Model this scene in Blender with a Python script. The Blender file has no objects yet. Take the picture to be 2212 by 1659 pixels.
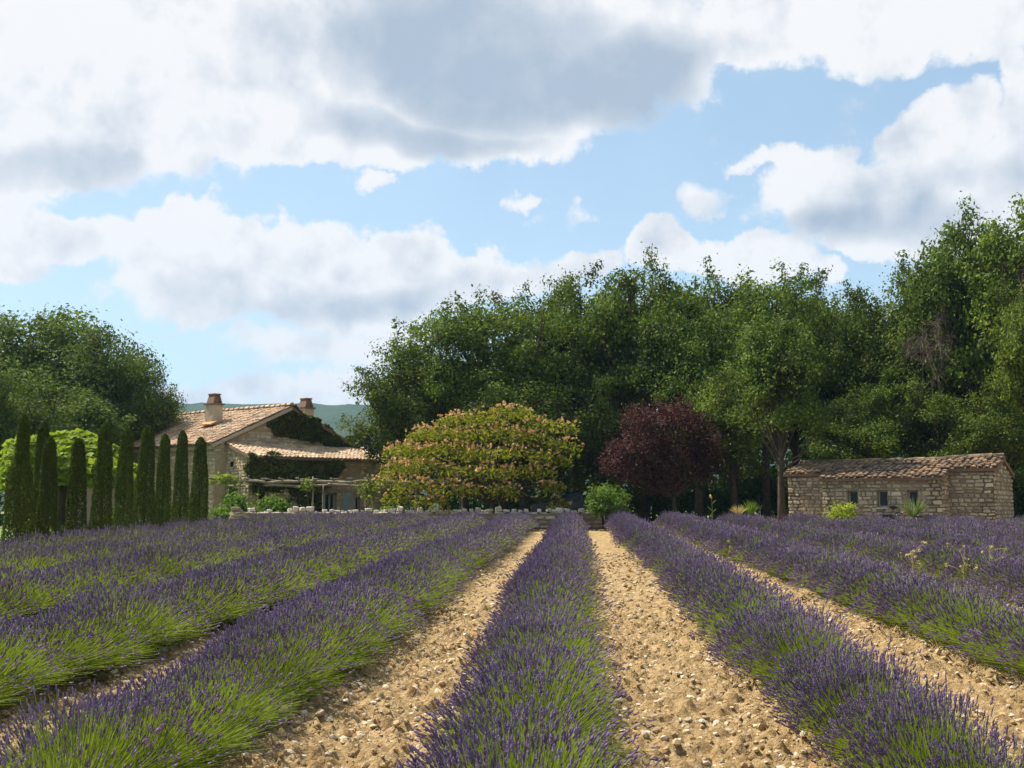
import bpy, math, random
import numpy as np
from mathutils import Matrix, Vector

# ------------------------------------------------------------------ camera, world, sun, exposure
S = bpy.context.scene
EYE = 1.35
FPX = 2372.0                      # focal length in units of a 2212 px wide picture
PITCH = math.atan((1100 - 829.5) / FPX)
cam_d = bpy.data.cameras.new("camera"); cam = bpy.data.objects.new("camera", cam_d)
S.collection.objects.link(cam); S.camera = cam
cam.location = (0, 0, EYE); cam.rotation_euler = (math.radians(90) + PITCH, 0, 0)
cam_d.sensor_width = 36; cam_d.lens = 36 * FPX / 2212; cam_d.clip_start = 0.05; cam_d.clip_end = 20000
S.view_settings.view_transform = 'Standard'; S.view_settings.look = 'None'
S.view_settings.exposure = 0.74; S.view_settings.gamma = 1.0
S.render.engine = 'CYCLES'
S.cycles.use_denoising = True
S.cycles.max_bounces = 6; S.cycles.diffuse_bounces = 3; S.cycles.transmission_bounces = 4
S.cycles.transparent_max_bounces = 6; S.cycles.volume_bounces = 0
S.cycles.use_adaptive_sampling = True; S.cycles.adaptive_threshold = 0.015
S.cycles.caustics_reflective = False; S.cycles.caustics_refractive = False

SUN_AZ = math.atan2(-0.88, 0.475)          # from +Y towards +X
SUN_EL = math.radians(54)
sun_dir = Vector((math.sin(SUN_AZ) * math.cos(SUN_EL), math.cos(SUN_AZ) * math.cos(SUN_EL), math.sin(SUN_EL)))
sun_d = bpy.data.lights.new("sun", 'SUN'); sun = bpy.data.objects.new("sun", sun_d)
S.collection.objects.link(sun)
sun_d.energy = 5.0; sun_d.angle = math.radians(0.5); sun_d.color = (1.0, 0.93, 0.80)
sun.rotation_euler = sun_dir.to_track_quat('Z', 'Y').to_euler(); sun.location = (-30, 15, 40)


def pix_dir(px, py):
    u = (px - 1106) / FPX; v = (829.5 - py) / FPX
    c, s = math.cos(PITCH), math.sin(PITCH)
    return Vector((u, c - v * s, s + v * c))


def at(px, py, D):
    d = pix_dir(px, py)
    return Vector((0, 0, EYE)) + d * (D / d.y)


class NT:
    """small helper to write node trees"""
    def __init__(s, tree):
        s.t = tree; s.n = tree.nodes; s.l = tree.links

    def node(s, typ, ins=None, **kw):
        n = s.n.new(typ)
        for k, v in kw.items(): setattr(n, k, v)
        for k, v in (ins or {}).items():
            if isinstance(v, bpy.types.NodeSocket): s.l.new(v, n.inputs[k])
            elif v is not None: n.inputs[k].default_value = v
        return n

    def m(s, op, a, b=None, c=None, clamp=False):
        return s.node('ShaderNodeMath', {0: a, 1: b, 2: c}, operation=op, use_clamp=clamp).outputs[0]

    def vm(s, op, a, b=None, c=None):
        n = s.node('ShaderNodeVectorMath', {0: a, 1: b, 2: c}, operation=op)
        return n.outputs[1] if op in ('DOT_PRODUCT', 'LENGTH') else n.outputs[0]

    def noise(s, vec, scale, detail=4, rough=0.55, col=False):
        n = s.node('ShaderNodeTexNoise', {'Vector': vec, 'Scale': scale, 'Detail': detail, 'Roughness': rough})
        return n.outputs['Color' if col else 'Fac']

    def ramp(s, x, lo, hi, smooth=True):
        return s.node('ShaderNodeMapRange', {0: x, 1: lo, 2: hi, 3: 0.0, 4: 1.0},
                      interpolation_type='SMOOTHSTEP' if smooth else 'LINEAR').outputs[0]

    def mix(s, f, a, b, blend='MIX'):
        n = s.node('ShaderNodeMix', data_type='RGBA', blend_type=blend)
        for i, v in ((0, f), (6, a), (7, b)):
            if isinstance(v, bpy.types.NodeSocket): s.l.new(v, n.inputs[i])
            else: n.inputs[i].default_value = v if i == 0 else (*v[:3], 1)
        return n.outputs[2]


SKY_STRENGTH = 0.093


def build_world():
    w = bpy.data.worlds.new("World"); S.world = w; w.use_nodes = True
    T = NT(w.node_tree); T.n.clear()
    sky = T.node('ShaderNodeTexSky', sky_type='NISHITA', sun_disc=False, sun_elevation=SUN_EL,
                 sun_rotation=SUN_AZ % (2 * math.pi), altitude=300, air_density=1.0, dust_density=1.6, ozone_density=1.0)
    d = T.node('ShaderNodeTexCoord').outputs['Generated']
    sep = T.node('ShaderNodeSeparateXYZ', {0: d})
    az = T.m('ARCTAN2', sep.outputs[0], sep.outputs[1])
    el = T.m('ARCSINE', sep.outputs[2])
    base = T.node('ShaderNodeCombineXYZ', {0: az, 1: el}).outputs[0]
    wv = T.noise(d, 7.0, 3, 0.5, True); wv2 = T.noise(d, 26.0, 5, 0.6, True)
    warp = T.vm('MULTIPLY', T.vm('SUBTRACT', wv, (0.5, 0.5, 0.5)), (0.13, 0.08, 0))
    warp2 = T.vm('MULTIPLY', T.vm('SUBTRACT', wv2, (0.5, 0.5, 0.5)), (0.062, 0.05, 0))
    v = T.vm('ADD', T.vm('ADD', base, warp), warp2)
    vs = T.vm('ADD', base, warp)

    def field(blobs, vec):
        acc = None
        for (px, py, rx, ry, wt) in blobs:
            dd = pix_dir(px, py); a = math.atan2(dd.x, dd.y); e = math.asin(dd.z / dd.length)
            ia, ie = FPX / rx, FPX / ry
            q = T.vm('MULTIPLY_ADD', vec, (ia, ie, 0), (-a * ia, -e * ie, 0))
            b = T.m('MULTIPLY_ADD', T.vm('DOT_PRODUCT', q, q), -wt, wt)
            b = T.m('MAXIMUM', b, 0.0)
            acc = b if acc is None else T.m('MAXIMUM', acc, b)
        return acc
    cover = [(60, 110, 400, 210, .85), (480, 130, 380, 270, .95), (300, 270, 420, 120, .9), (680, 320, 330, 75, .9), (430, 330, 260, 60, .7),
             (900, 110, 480, 250, 1.1), (1260, 110, 360, 215, 1.1), (1010, 270, 330, 100, .9), (1600, 60, 330, 105, .9),
             (1900, 35, 400, 105, .9), (2200, 40, 280, 110, .9), (1460, 170, 170, 100, .7), (60, 320, 330, 95, .9),
             (10, 400, 150, 60, .6), (110, 505, 230, 70, .95), (-40, 490, 220, 95, .9), (370, 550, 190, 105, 1),
             (420, 500, 110, 70, .9), (560, 580, 230, 115, 1), (560, 520, 90, 60, .8), (720, 590, 150, 110, 1), (890, 590, 150, 90, 1),
             (1050, 610, 190, 65, .9), (430, 620, 250, 85, .85), (800, 650, 300, 65, .8), (620, 730, 240, 60, .5), (810, 745, 170, 75, .6),
             (480, 850, 240, 60, .5), (720, 840, 270, 70, .6), (1850, 430, 240, 115, 1), (1680, 355, 110, 28, .6), (1740, 360, 90, 60, .7),
             (2020, 320, 150, 120, .95), (2190, 420, 210, 110, 1), (2160, 190, 60, 90, .6), (2230, 260, 90, 120, .8), (1900, 500, 230, 60, .9),
             (1250, 590, 110, 42, .7), (1440, 560, 140, 62, 1), (1620, 570, 170, 70, 1), (1790, 605, 70, 40, .6),
             (800, 402, 75, 26, .6), (1085, 440, 65, 28, .55), (1548, 440, 75, 50, .46), (1215, 475, 50, 34, .42), (1130, 480, 60, 22, .3)]
    grey = [(1010, 130, 430, 210, 1), (1350, 180, 250, 150, 1), (900, 300, 340, 65, .8), (90, 350, 330, 65, .5),
            (1880, 495, 280, 50, .6), (760, 655, 350, 45, .5), (2180, 390, 220, 45, .35), (600, 90, 200, 110, .35), (380, 640, 250, 40, .3)]
    F = field(cover, v); G = field(grey, vs)
    # beyond the picture the same kind of broken cumulus goes on
    far = T.ramp(T.m('MAXIMUM', T.m('ABSOLUTE', az), T.m('MULTIPLY', T.m('ABSOLUTE', el), 1.15)), 0.52, 0.72)
    Fo = T.ramp(T.noise(d, 3.2, 5, 0.5), 0.47, 0.66)
    Go = T.ramp(T.noise(d, 2.1, 3, 0.5), 0.50, 0.72)
    F = T.node('ShaderNodeMix', {0: far, 2: F, 3: Fo}, data_type='FLOAT').outputs[0]
    G = T.node('ShaderNodeMix', {0: far, 2: G, 3: Go}, data_type='FLOAT').outputs[0]
    fine = T.noise(d, 30.0, 9, 0.66); mid = T.noise(d, 12.0, 6, 0.55)
    dens = T.m('ADD', F, T.m('MULTIPLY', T.m('SUBTRACT', fine, 0.5), 1.0))
    dens = T.m('ADD', dens, T.m('MULTIPLY', T.m('SUBTRACT', mid, 0.5), 0.5))
    alpha = T.ramp(dens, 0.13, 0.50)
    # thin high veil: summer air whitens the blue, more so towards the horizon
    veil = T.m('MULTIPLY_ADD', T.ramp(T.m('ABSOLUTE', el), 0.42, 0.0), 0.30, 0.32)
    veil = T.m('MULTIPLY', veil, T.m('MULTIPLY_ADD', T.noise(d, 5.0, 5, 0.6), 0.8, 0.6))
    # billow relief: the same noise sampled a little towards the sun
    off = tuple(0.028 * c for c in sun_dir)
    d2 = T.vm('ADD', d, off)
    rel = T.m('SUBTRACT', T.noise(d, 15.0, 6, 0.55), T.noise(d2, 15.0, 6, 0.55))
    g = T.m('ADD', G, T.m('MULTIPLY', T.m('SUBTRACT', mid, 0.5), 0.26))
    shade = T.ramp(g, 0.05, 0.85)
    d3 = T.vm('ADD', d, tuple(0.06 * c for c in sun_dir))
    rel2 = T.m('SUBTRACT', T.noise(d, 6.5, 5, 0.55), T.noise(d3, 6.5, 5, 0.55))
    puff = T.m('ADD', T.m('MULTIPLY', rel, 2.0), T.m('MULTIPLY', rel2, 1.5))
    thick = T.ramp(dens, 0.35, 1.05)
    shade = T.m('MULTIPLY_ADD', shade, 0.92, T.m('MULTIPLY_ADD', puff, T.m('MULTIPLY_ADD', shade, -0.7, 1.0), T.m('MULTIPLY', thick, 0.06)), clamp=True)
    ccol = T.mix(shade, (.578, .578, .586), (0.265, 0.318, 0.388))
    bg_air = T.node('ShaderNodeBackground', {0: (.42, .58, .675, 1), 1: 1.0})
    bg_blue = T.node('ShaderNodeBackground', {0: sky.outputs[0], 1: SKY_STRENGTH})
    bg_sky = T.node('ShaderNodeMixShader', {0: veil, 1: bg_blue.outputs[0], 2: bg_air.outputs[0]})
    bg_cl = T.node('ShaderNodeBackground', {0: ccol, 1: 1.0})
    mx = T.node('ShaderNodeMixShader', {0: alpha, 1: bg_sky.outputs[0], 2: bg_cl.outputs[0]})
    T.node('ShaderNodeOutputWorld', {0: mx.outputs[0]})
    w.cycles.sampling_method = 'MANUAL'; w.cycles.sample_map_resolution = 512


build_world()

# ------------------------------------------------------------------ helpers
R = math.radians
I4 = Matrix.Identity(4)


def mesh_np(name, V, faces, mats=(), midx=None, smooth=False):
    V = np.asarray(V, dtype=np.float32)
    if not isinstance(faces, (list, tuple)): faces = [faces]
    faces = [np.asarray(f, dtype=np.int32) for f in faces if len(f)]
    me = bpy.data.meshes.new(name)
    me.vertices.add(len(V)); me.vertices.foreach_set('co', V.ravel())
    li = np.concatenate([f.ravel() for f in faces])
    cnt = np.concatenate([np.full(len(f), f.shape[1], np.int32) for f in faces])
    st = np.concatenate([[0], np.cumsum(cnt)[:-1]]).astype(np.int32)
    me.loops.add(len(li)); me.loops.foreach_set('vertex_index', li)
    me.polygons.add(len(cnt)); me.polygons.foreach_set('loop_start', st)
    if midx is not None: me.polygons.foreach_set('material_index', np.asarray(midx, np.int32))
    me.polygons.foreach_set('use_smooth', np.full(len(cnt), bool(smooth)))
    for m in mats: me.materials.append(m)
    me.update(calc_edges=True)
    return me


class MB:
    def __init__(s): s.V = []; s.Q = []; s.T = []; s.n = 0

    def add(s, V, Q=(), T=()):
        V = np.asarray(V, float).reshape(-1, 3)
        if len(Q): s.Q.append(np.asarray(Q) + s.n)
        if len(T): s.T.append(np.asarray(T) + s.n)
        s.V.append(V); s.n += len(V)

    def box(s, c, hx, hy, hz, ax=(1, 0, 0), ay=(0, 1, 0), az=(0, 0, 1)):
        c, ax, ay, az = (np.asarray(a, float) for a in (c, ax, ay, az))
        P = [c + sx * hx * ax + sy * hy * ay + sz * hz * az for sz in (-1, 1) for sy in (-1, 1) for sx in (-1, 1)]
        s.add(P, [(0, 2, 3, 1), (4, 5, 7, 6), (0, 1, 5, 4), (2, 6, 7, 3), (0, 4, 6, 2), (1, 3, 7, 5)])

    def hexa(s, P):
        """8 corners: 4 front (ccw), 4 back"""
        s.add(P, [(0, 1, 2, 3), (7, 6, 5, 4), (0, 4, 5, 1), (1, 5, 6, 2), (2, 6, 7, 3), (3, 7, 4, 0)])

    def tube(s, pts, rad, k=6, cap=True):
        pts = np.asarray([tuple(p) for p in pts], float); n = len(pts)
        rad = np.broadcast_to(np.asarray(rad, float), (n,))
        d = np.gradient(pts, axis=0); d /= np.linalg.norm(d, axis=1, keepdims=True) + 1e-9
        up = np.array([0, 0, 1.]) if abs(d[0][2]) < .9 else np.array([1., 0, 0])
        V = []
        for i in range(n):
            a = np.cross(d[i], up); a /= np.linalg.norm(a) + 1e-9; b = np.cross(d[i], a)
            for j in range(k):
                t = 2 * math.pi * j / k
                V.append(pts[i] + rad[i] * (math.cos(t) * a + math.sin(t) * b))
        Q = [(i * k + j, i * k + (j + 1) % k, (i + 1) * k + (j + 1) % k, (i + 1) * k + j) for i in range(n - 1) for j in range(k)]
        T = []
        if cap:
            V += [pts[0], pts[-1]]; c0, c1 = n * k, n * k + 1
            T = [(c0, (j + 1) % k, j) for j in range(k)] + [(c1, (n - 1) * k + j, (n - 1) * k + (j + 1) % k) for j in range(k)]
        s.add(V, Q, T)

    def mesh(s, name, mat=None, smooth=False):
        fs = []
        if s.Q: fs.append(np.concatenate(s.Q))
        if s.T: fs.append(np.concatenate(s.T))
        return mesh_np(name, np.concatenate(s.V), fs, [mat] if mat else [], smooth=smooth)


def link(o, parent=None, M=None):
    """place o at world matrix M (its own basis), parented without moving"""
    S.collection.objects.link(o)
    if M is not None: o.matrix_basis = M
    if parent is not None:
        o.parent = parent; o.matrix_parent_inverse = parent.matrix_basis.inverted()
    return o


def obj(name, me, parent=None, M=None):
    return link(bpy.data.objects.new(name, me), parent, M)


def tag(o, label=None, cat=None, group=None, kind=None):
    if label: o['label'] = label
    if cat: o['category'] = cat
    if group: o['group'] = group
    if kind: o['kind'] = kind
    return o


def thing(name, loc, label, cat, group=None, rz=0):
    o = bpy.data.objects.new(name, None); o.empty_display_size = .3
    link(o, None, Matrix.Translation(Vector(loc)) @ Matrix.Rotation(rz, 4, 'Z'))
    return tag(o, label, cat, group)


def copy_tree(root, M):
    r = root.copy(); S.collection.objects.link(r); r.matrix_basis = M
    for ch in list(root.children):
        c = ch.copy(); S.collection.objects.link(c); c.parent = r
        for g in ch.children:
            q = g.copy(); S.collection.objects.link(q); q.parent = c
    return r


def hashn(ix, iy, iz, seed):
    h = (ix.astype(np.int64) * 374761393 + iy.astype(np.int64) * 668265263 + iz.astype(np.int64) * 2147483647 + seed * 1274126177) & 0xffffffff
    h = ((h ^ (h >> 13)) * 1274126177) & 0xffffffff
    h = (h ^ (h >> 16)) & 0xffffff
    return h / float(0xffffff)


def vnoise(x, y, z=None, seed=0):
    x = np.asarray(x, float); y = np.asarray(y, float); z = np.zeros_like(x) if z is None else np.asarray(z, float)
    ix, iy, iz = np.floor(x), np.floor(y), np.floor(z)
    fx, fy, fz = x - ix, y - iy, z - iz
    fx, fy, fz = (f * f * (3 - 2 * f) for f in (fx, fy, fz))
    r = 0
    for a in (0, 1):
        for b in (0, 1):
            for c in (0, 1):
                w = (fx if a else 1 - fx) * (fy if b else 1 - fy) * (fz if c else 1 - fz)
                r = r + w * hashn(ix + a, iy + b, iz + c, seed)
    return r


def fbm(x, y, seed=0, oct=4, gain=.5):
    r = 0; a = 1; t = 0
    for o in range(oct):
        r = r + a * vnoise(x * 2 ** o, y * 2 ** o, None, seed + o * 7); t += a; a *= gain
    return r / t


def sstep(a, b, x):
    t = np.clip((np.asarray(x, float) - a) / (b - a), 0, 1)
    return t * t * (3 - 2 * t)


def ribbons(P0, P1, P2, w0, w2, rng):
    n = len(P0); d = P2 - P0
    sd = np.cross(d, rng.normal(size=(n, 3))); sd /= np.linalg.norm(sd, axis=1, keepdims=True) + 1e-9
    w0 = np.broadcast_to(w0, n)[:, None]; w2 = np.broadcast_to(w2, n)[:, None]
    V = np.stack([P0 - sd * w0, P0 + sd * w0, P1 - sd * w0, P1 + sd * w0, P2 - sd * w2, P2 + sd * w2], 1).reshape(-1, 3)
    b = 6 * np.arange(n)[:, None]
    Q = np.concatenate([b + [0, 1, 3, 2], b + [2, 3, 5, 4]])
    return V, Q


# ------------------------------------------------------------------ materials
def new_mat(name):
    m = bpy.data.materials.new(name); m.use_nodes = True
    T = NT(m.node_tree); T.n.clear()
    return m, T


def surf_mat(name, cols, scale=3.0, rough=.85, bump=0.0, bscale=None, obj_var=0.0, isl_var=0.0, spec=.25, detail=6, contrast=(.3, .7)):
    """two or three colours mixed by noise; obj_var / isl_var: brightness change from piece to piece"""
    m, T = new_mat(name)
    co = T.node('ShaderNodeTexCoord').outputs['Object']
    geo = T.node('ShaderNodeNewGeometry')
    pos = geo.outputs['Position']
    n1 = T.ramp(T.noise(pos, scale, detail, .6), contrast[0], contrast[1], False)
    c = T.mix(n1, cols[0], cols[1])
    if len(cols) > 2:
        n2 = T.ramp(T.noise(pos, scale * 2.7, detail, .6), .5, .72, False)
        c = T.mix(n2, c, cols[2])
    var = None
    if obj_var:
        rnd = T.node('ShaderNodeObjectInfo').outputs['Random']
        var = T.m('MULTIPLY_ADD', rnd, 2 * obj_var, 1 - obj_var)
        if len(cols) > 2:
            rr = T.m('FRACT', T.m('MULTIPLY', rnd, 17.3))
            c = T.mix(T.ramp(rr, .35, 1.0, False), c, cols[2])
    if isl_var:
        rnd = geo.outputs['Random Per Island']
        var = T.m('MULTIPLY_ADD', rnd, 2 * isl_var, 1 - isl_var)
        if len(cols) > 2:
            rr = T.m('FRACT', T.m('MULTIPLY', rnd, 17.3))
            c = T.mix(T.ramp(rr, .35, 1.0, False), c, cols[2])
    if var is not None:
        c = T.vm('SCALE', c); T.l.new(var, c.node.inputs['Scale'])
    p = T.node('ShaderNodeBsdfPrincipled', {'Base Color': c, 'Roughness': rough, 'Specular IOR Level': spec})
    if bump:
        b = T.node('ShaderNodeBump', {'Height': T.noise(pos, bscale or scale * 4, 6, .65), 'Strength': bump, 'Distance': .04})
        T.l.new(b.outputs[0], p.inputs['Normal'])
    T.node('ShaderNodeOutputMaterial', {0: p.outputs[0]})
    return m


def leaf_mat(name, c1, c2, trans=.35, obj_var=.12, c3=None, rough=.6, spec=.12, tcol=None, patch=0.0, hue=None):
    m, T = new_mat(name)
    geo = T.node('ShaderNodeNewGeometry'); rnd = geo.outputs['Random Per Island']
    oi = T.node('ShaderNodeObjectInfo').outputs['Random']
    c = T.mix(rnd, c1, c2)
    if c3:
        rr = T.m('FRACT', T.m('MULTIPLY', rnd, 23.7))
        c = T.mix(T.ramp(rr, .72, .95, False), c, c3)
    if patch:
        n = T.ramp(T.noise(geo.outputs['Position'], .55, 3, .5), .35, .65)
        c = T.vm('SCALE', c); T.l.new(T.m('MULTIPLY_ADD', n, 2 * patch, 1 - patch), c.node.inputs['Scale'])
    c = T.vm('SCALE', c); T.l.new(T.m('MULTIPLY_ADD', oi, 2 * obj_var, 1 - obj_var), c.node.inputs['Scale'])
    if hue:
        c = T.mix(T.m('FRACT', T.m('MULTIPLY', oi, 7.31)), c, T.vm('MULTIPLY', c, hue))
    p = T.node('ShaderNodeBsdfPrincipled', {'Base Color': c, 'Roughness': rough, 'Specular IOR Level': spec})
    tc = T.vm('MULTIPLY', c, tcol or (1.25, 1.25, .7))
    t = T.node('ShaderNodeBsdfTranslucent', {0: tc})
    mx = T.node('ShaderNodeMixShader', {0: trans, 1: p.outputs[0], 2: t.outputs[0]})
    T.node('ShaderNodeOutputMaterial', {0: mx.outputs[0]})
    return m


def plain(name, col, rough=.6, spec=.3, metal=0.0):
    m, T = new_mat(name)
    n = T.ramp(T.noise(T.node('ShaderNodeNewGeometry').outputs['Position'], 9, 5, .6), .3, .7, False)
    c = T.mix(n, tuple(x * .82 for x in col), tuple(min(1, x * 1.12) for x in col))
    p = T.node('ShaderNodeBsdfPrincipled', {'Base Color': c, 'Roughness': rough, 'Specular IOR Level': spec, 'Metallic': metal})
    T.node('ShaderNodeOutputMaterial', {0: p.outputs[0]})
    return m


M = {}
M['soil'] = surf_mat('soil', [(.245, .150, .062), (.455, .308, .142), (.57, .44, .255)], 9.0, .95, 1.0, 38, contrast=(.36, .62))
M['clod'] = surf_mat('clod', [(0.246, 0.154, 0.070), (0.404, 0.276, 0.136), (0.491, 0.368, 0.211)], 14, .95, .3, 90, isl_var=.25)
M['stone_small'] = surf_mat('stone_small', [(0.439, 0.342, 0.219), (0.544, 0.456, 0.325), (0.596, 0.526, 0.412)], 14, .9, .2, 90, isl_var=.2)
M['ground'] = surf_mat('ground', [(.10, .12, .035), (.20, .17, .075), (.26, .20, .10)], .35, .95)
M['lawn'] = surf_mat('lawn', [(.09, .16, .025), (.16, .22, .05)], 1.5, .95)
M['lav_stem'] = leaf_mat('lav_stem', (.145, .215, .028), (.275, .330, .050), .4, .14, rough=.6, spec=.15, tcol=(1.15, 1.15, .6))
M['lav_leaf'] = leaf_mat('lav_leaf', (0.088, 0.136, 0.026), (0.175, 0.228, 0.048), .3, .14, rough=.6, spec=.15)
M['lav_flower'] = leaf_mat('lav_flower', (.140, .096, .168), (.325, .235, .380), .28, .14, c3=(.22, .16, .19), rough=.8, spec=.1, tcol=(1.1, .9, 1.1))
M['oak_leaf'] = leaf_mat('oak_leaf', (.042, .076, .010), (.122, .164, .021), .30, .16, c3=(.19, .22, .033), patch=.36, hue=(.84, .94, 1.0))
M['tree_leaf'] = leaf_mat('tree_leaf', (.046, .086, .015), (.130, .178, .030), .32, .14, c3=(.18, .22, .05), patch=.2)
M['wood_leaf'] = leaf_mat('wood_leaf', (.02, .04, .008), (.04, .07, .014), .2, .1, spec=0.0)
M['plum_leaf'] = leaf_mat('plum_leaf', (.032, .014, .013), (.082, .036, .031), .35, .05, c3=(.115, .075, .066), tcol=(1.3, .7, .6))
M['silk_leaf'] = leaf_mat('silk_leaf', (.125, .165, .014), (.255, .262, .026), .45, .05, c3=(.31, .27, .045))
M['silk_flower'] = leaf_mat('silk_flower', (.47, .29, .125), (.56, .41, .20), .4, .05, tcol=(1.1, .95, .8))
M['catalpa_leaf'] = leaf_mat('catalpa_leaf', (0.158, 0.237, 0.026), (0.263, 0.333, 0.044), .45, .05)
M['cypress_leaf'] = leaf_mat('cypress_leaf', (.030, .052, .006), (.088, .125, .013), .2, .16, c3=(.10, .105, .016))
M['bush_leaf'] = leaf_mat('bush_leaf', (0.075, 0.140, 0.022), (0.149, 0.228, 0.039), .4, .1)
M['bright_leaf'] = leaf_mat('bright_leaf', (0.228, 0.298, 0.031), (0.368, 0.412, 0.053), .45, .05)
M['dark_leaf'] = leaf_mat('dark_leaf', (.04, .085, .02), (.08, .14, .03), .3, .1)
M['ivy_leaf'] = leaf_mat('ivy_leaf', (.04, .06, .009), (.11, .125, .02), .3, .1, c3=(.16, .13, .025))
M['vine_leaf'] = leaf_mat('vine_leaf', (0.149, 0.211, 0.035), (0.246, 0.289, 0.061), .45, .1)
M['spiky_leaf'] = leaf_mat('spiky_leaf', (.13, .18, .06), (.22, .27, .11), .3, .1)
M['dry'] = leaf_mat('dry', (.33, .27, .14), (.46, .38, .2), .3, .1)
M['bark'] = surf_mat('bark', [(.050, .038, .026), (.105, .082, .058)], 6, .95, .6, 30)
M['twig'] = surf_mat('twig', [(.12, .085, .065), (.20, .15, .12)], 4, .95)
M['pole'] = surf_mat('pole', [(0.193, 0.158, 0.105), (0.333, 0.289, 0.211)], 5, .9, .4, 40)
M['mortar'] = surf_mat('mortar', [(0.237, 0.175, 0.105), (0.325, 0.254, 0.167)], 7, .95, .6, 50)
M['stone'] = surf_mat('stone', [(0.263, 0.202, 0.127), (0.386, 0.307, 0.206), (0.456, 0.386, 0.281)], 9, .92, .6, 45, obj_var=.34)
M['stone_mass'] = surf_mat('stone_mass', [(0.263, 0.202, 0.127), (0.386, 0.307, 0.206), (0.456, 0.386, 0.281)], 9, .92, .6, 45, isl_var=.24)
M['wall_stone'] = surf_mat('wall_stone', [(.26, .20, .13), (.40, .32, .22), (.50, .42, .31)], 9, .92, .6, 45, obj_var=.25)
M['cap_stone'] = surf_mat('cap_stone', [(0.439, 0.386, 0.298), (0.579, 0.526, 0.439), (0.632, 0.596, 0.526)], 8, .9, .5, 40, obj_var=.15)
M['tile'] = surf_mat('tile', [(.30, .165, .085), (.41, .255, .145), (.45, .35, .24)], 7, .85, .4, 40, obj_var=.34)
M['tile_mass'] = surf_mat('tile_mass', [(.30, .165, .085), (.41, .255, .145), (.45, .35, .24)], 7, .85, .4, 40, isl_var=.34)
M['tile_pale'] = surf_mat('tile_pale', [(.40, .25, .145), (.50, .34, .21), (.52, .42, .30)], 7, .85, .4, 40, obj_var=.20)
M['tile_hut'] = surf_mat('tile_hut', [(0.075, 0.057, 0.042), (0.316, 0.197, 0.105), (0.184, 0.132, 0.092)], 1.1, .88, .4, 40, obj_var=.38, contrast=(.38, .56))  # broad dark patches in the tile colour stand in for dappled tree shade
M['tile_bed'] = surf_mat('tile_bed', [(.13, .085, .055), (.22, .15, .10)], 8, .95)
M['shutter'] = plain('shutter', (.27, .34, .345), .6)
M['frame'] = plain('frame', (.34, .33, .29), .6)
M['void'] = plain('void', (.012, .012, .013), .8)
M['chimney'] = surf_mat('chimney', [(0.386, 0.307, 0.211), (0.491, 0.412, 0.307)], 4, .9, .3)
M['black_rubber'] = plain('black_rubber', (.02, .02, .022), .7)
M['dark_paint'] = plain('dark_paint', (.035, .04, .05), .35, .5)
M['steel'] = plain('steel', (.35, .35, .36), .35, .5, .8)
M['car_paint'] = plain('car_paint', (.018, .02, .026), .25, .6)
M['yellow_flower'] = plain('yellow_flower', (.60, .46, .10), .8)


def glass_mat():
    m, T = new_mat('glass')
    p = T.node('ShaderNodeBsdfPrincipled', {'Base Color': (.012, .014, .016, 1), 'Roughness': .12, 'Specular IOR Level': .25})
    T.node('ShaderNodeOutputMaterial', {0: p.outputs[0]})
    return m


M['glass'] = glass_mat()


def forest_mat():
    m, T = new_mat('forest')
    pos = T.node('ShaderNodeNewGeometry').outputs['Position']
    n = T.ramp(T.noise(pos, .012, 5, .6), .35, .65)
    n2 = T.ramp(T.noise(pos, .1, 4, .6), .3, .7)
    c = T.mix(n, (.012, .028, .008), (.05, .078, .02))
    c = T.mix(T.m('MULTIPLY', n2, .5), c, (.028, .05, .014))
    p = T.node('ShaderNodeBsdfPrincipled', {'Base Color': c, 'Roughness': .95, 'Specular IOR Level': .1})
    b = T.node('ShaderNodeBump', {'Height': T.noise(pos, .15, 5, .7), 'Strength': 1.0, 'Distance': 5})
    T.l.new(b.outputs[0], p.inputs['Normal'])
    T.node('ShaderNodeOutputMaterial', {0: p.outputs[0]})
    return m


M['forest'] = forest_mat()

# ------------------------------------------------------------------ terrain
DIRV = np.array([.0585, .9983]); SAX = np.array([.9983, -.0585])
S0, SP = -0.26, 1.92


def gz(x, y):
    x = np.asarray(x, float); y = np.asarray(y, float)
    b = .0126 * np.clip(y, -20, 46)
    w = sstep(44.1, 46.5, y) * (1 - sstep(3.6, 7.5, x))
    return b * (1 - w)


def st(s, t):
    return s * SAX[0] + t * DIRV[0], s * SAX[1] + t * DIRV[1]


def grid_mesh(xs, ys, zf, name, mat, smooth=True, inv=None):
    X, Y = np.meshgrid(xs, ys)
    if inv: X, Y = inv(X, Y)
    Z = zf(X, Y)
    V = np.stack([X, Y, Z], -1).reshape(-1, 3)
    nx, ny = len(xs), len(ys)
    i = np.arange(ny - 1)[:, None] * nx + np.arange(nx - 1)[None]
    Q = np.stack([i, i + 1, i + 1 + nx, i + nx], -1).reshape(-1, 4)
    return mesh_np(name, V, [Q], [mat], smooth=smooth)


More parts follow.
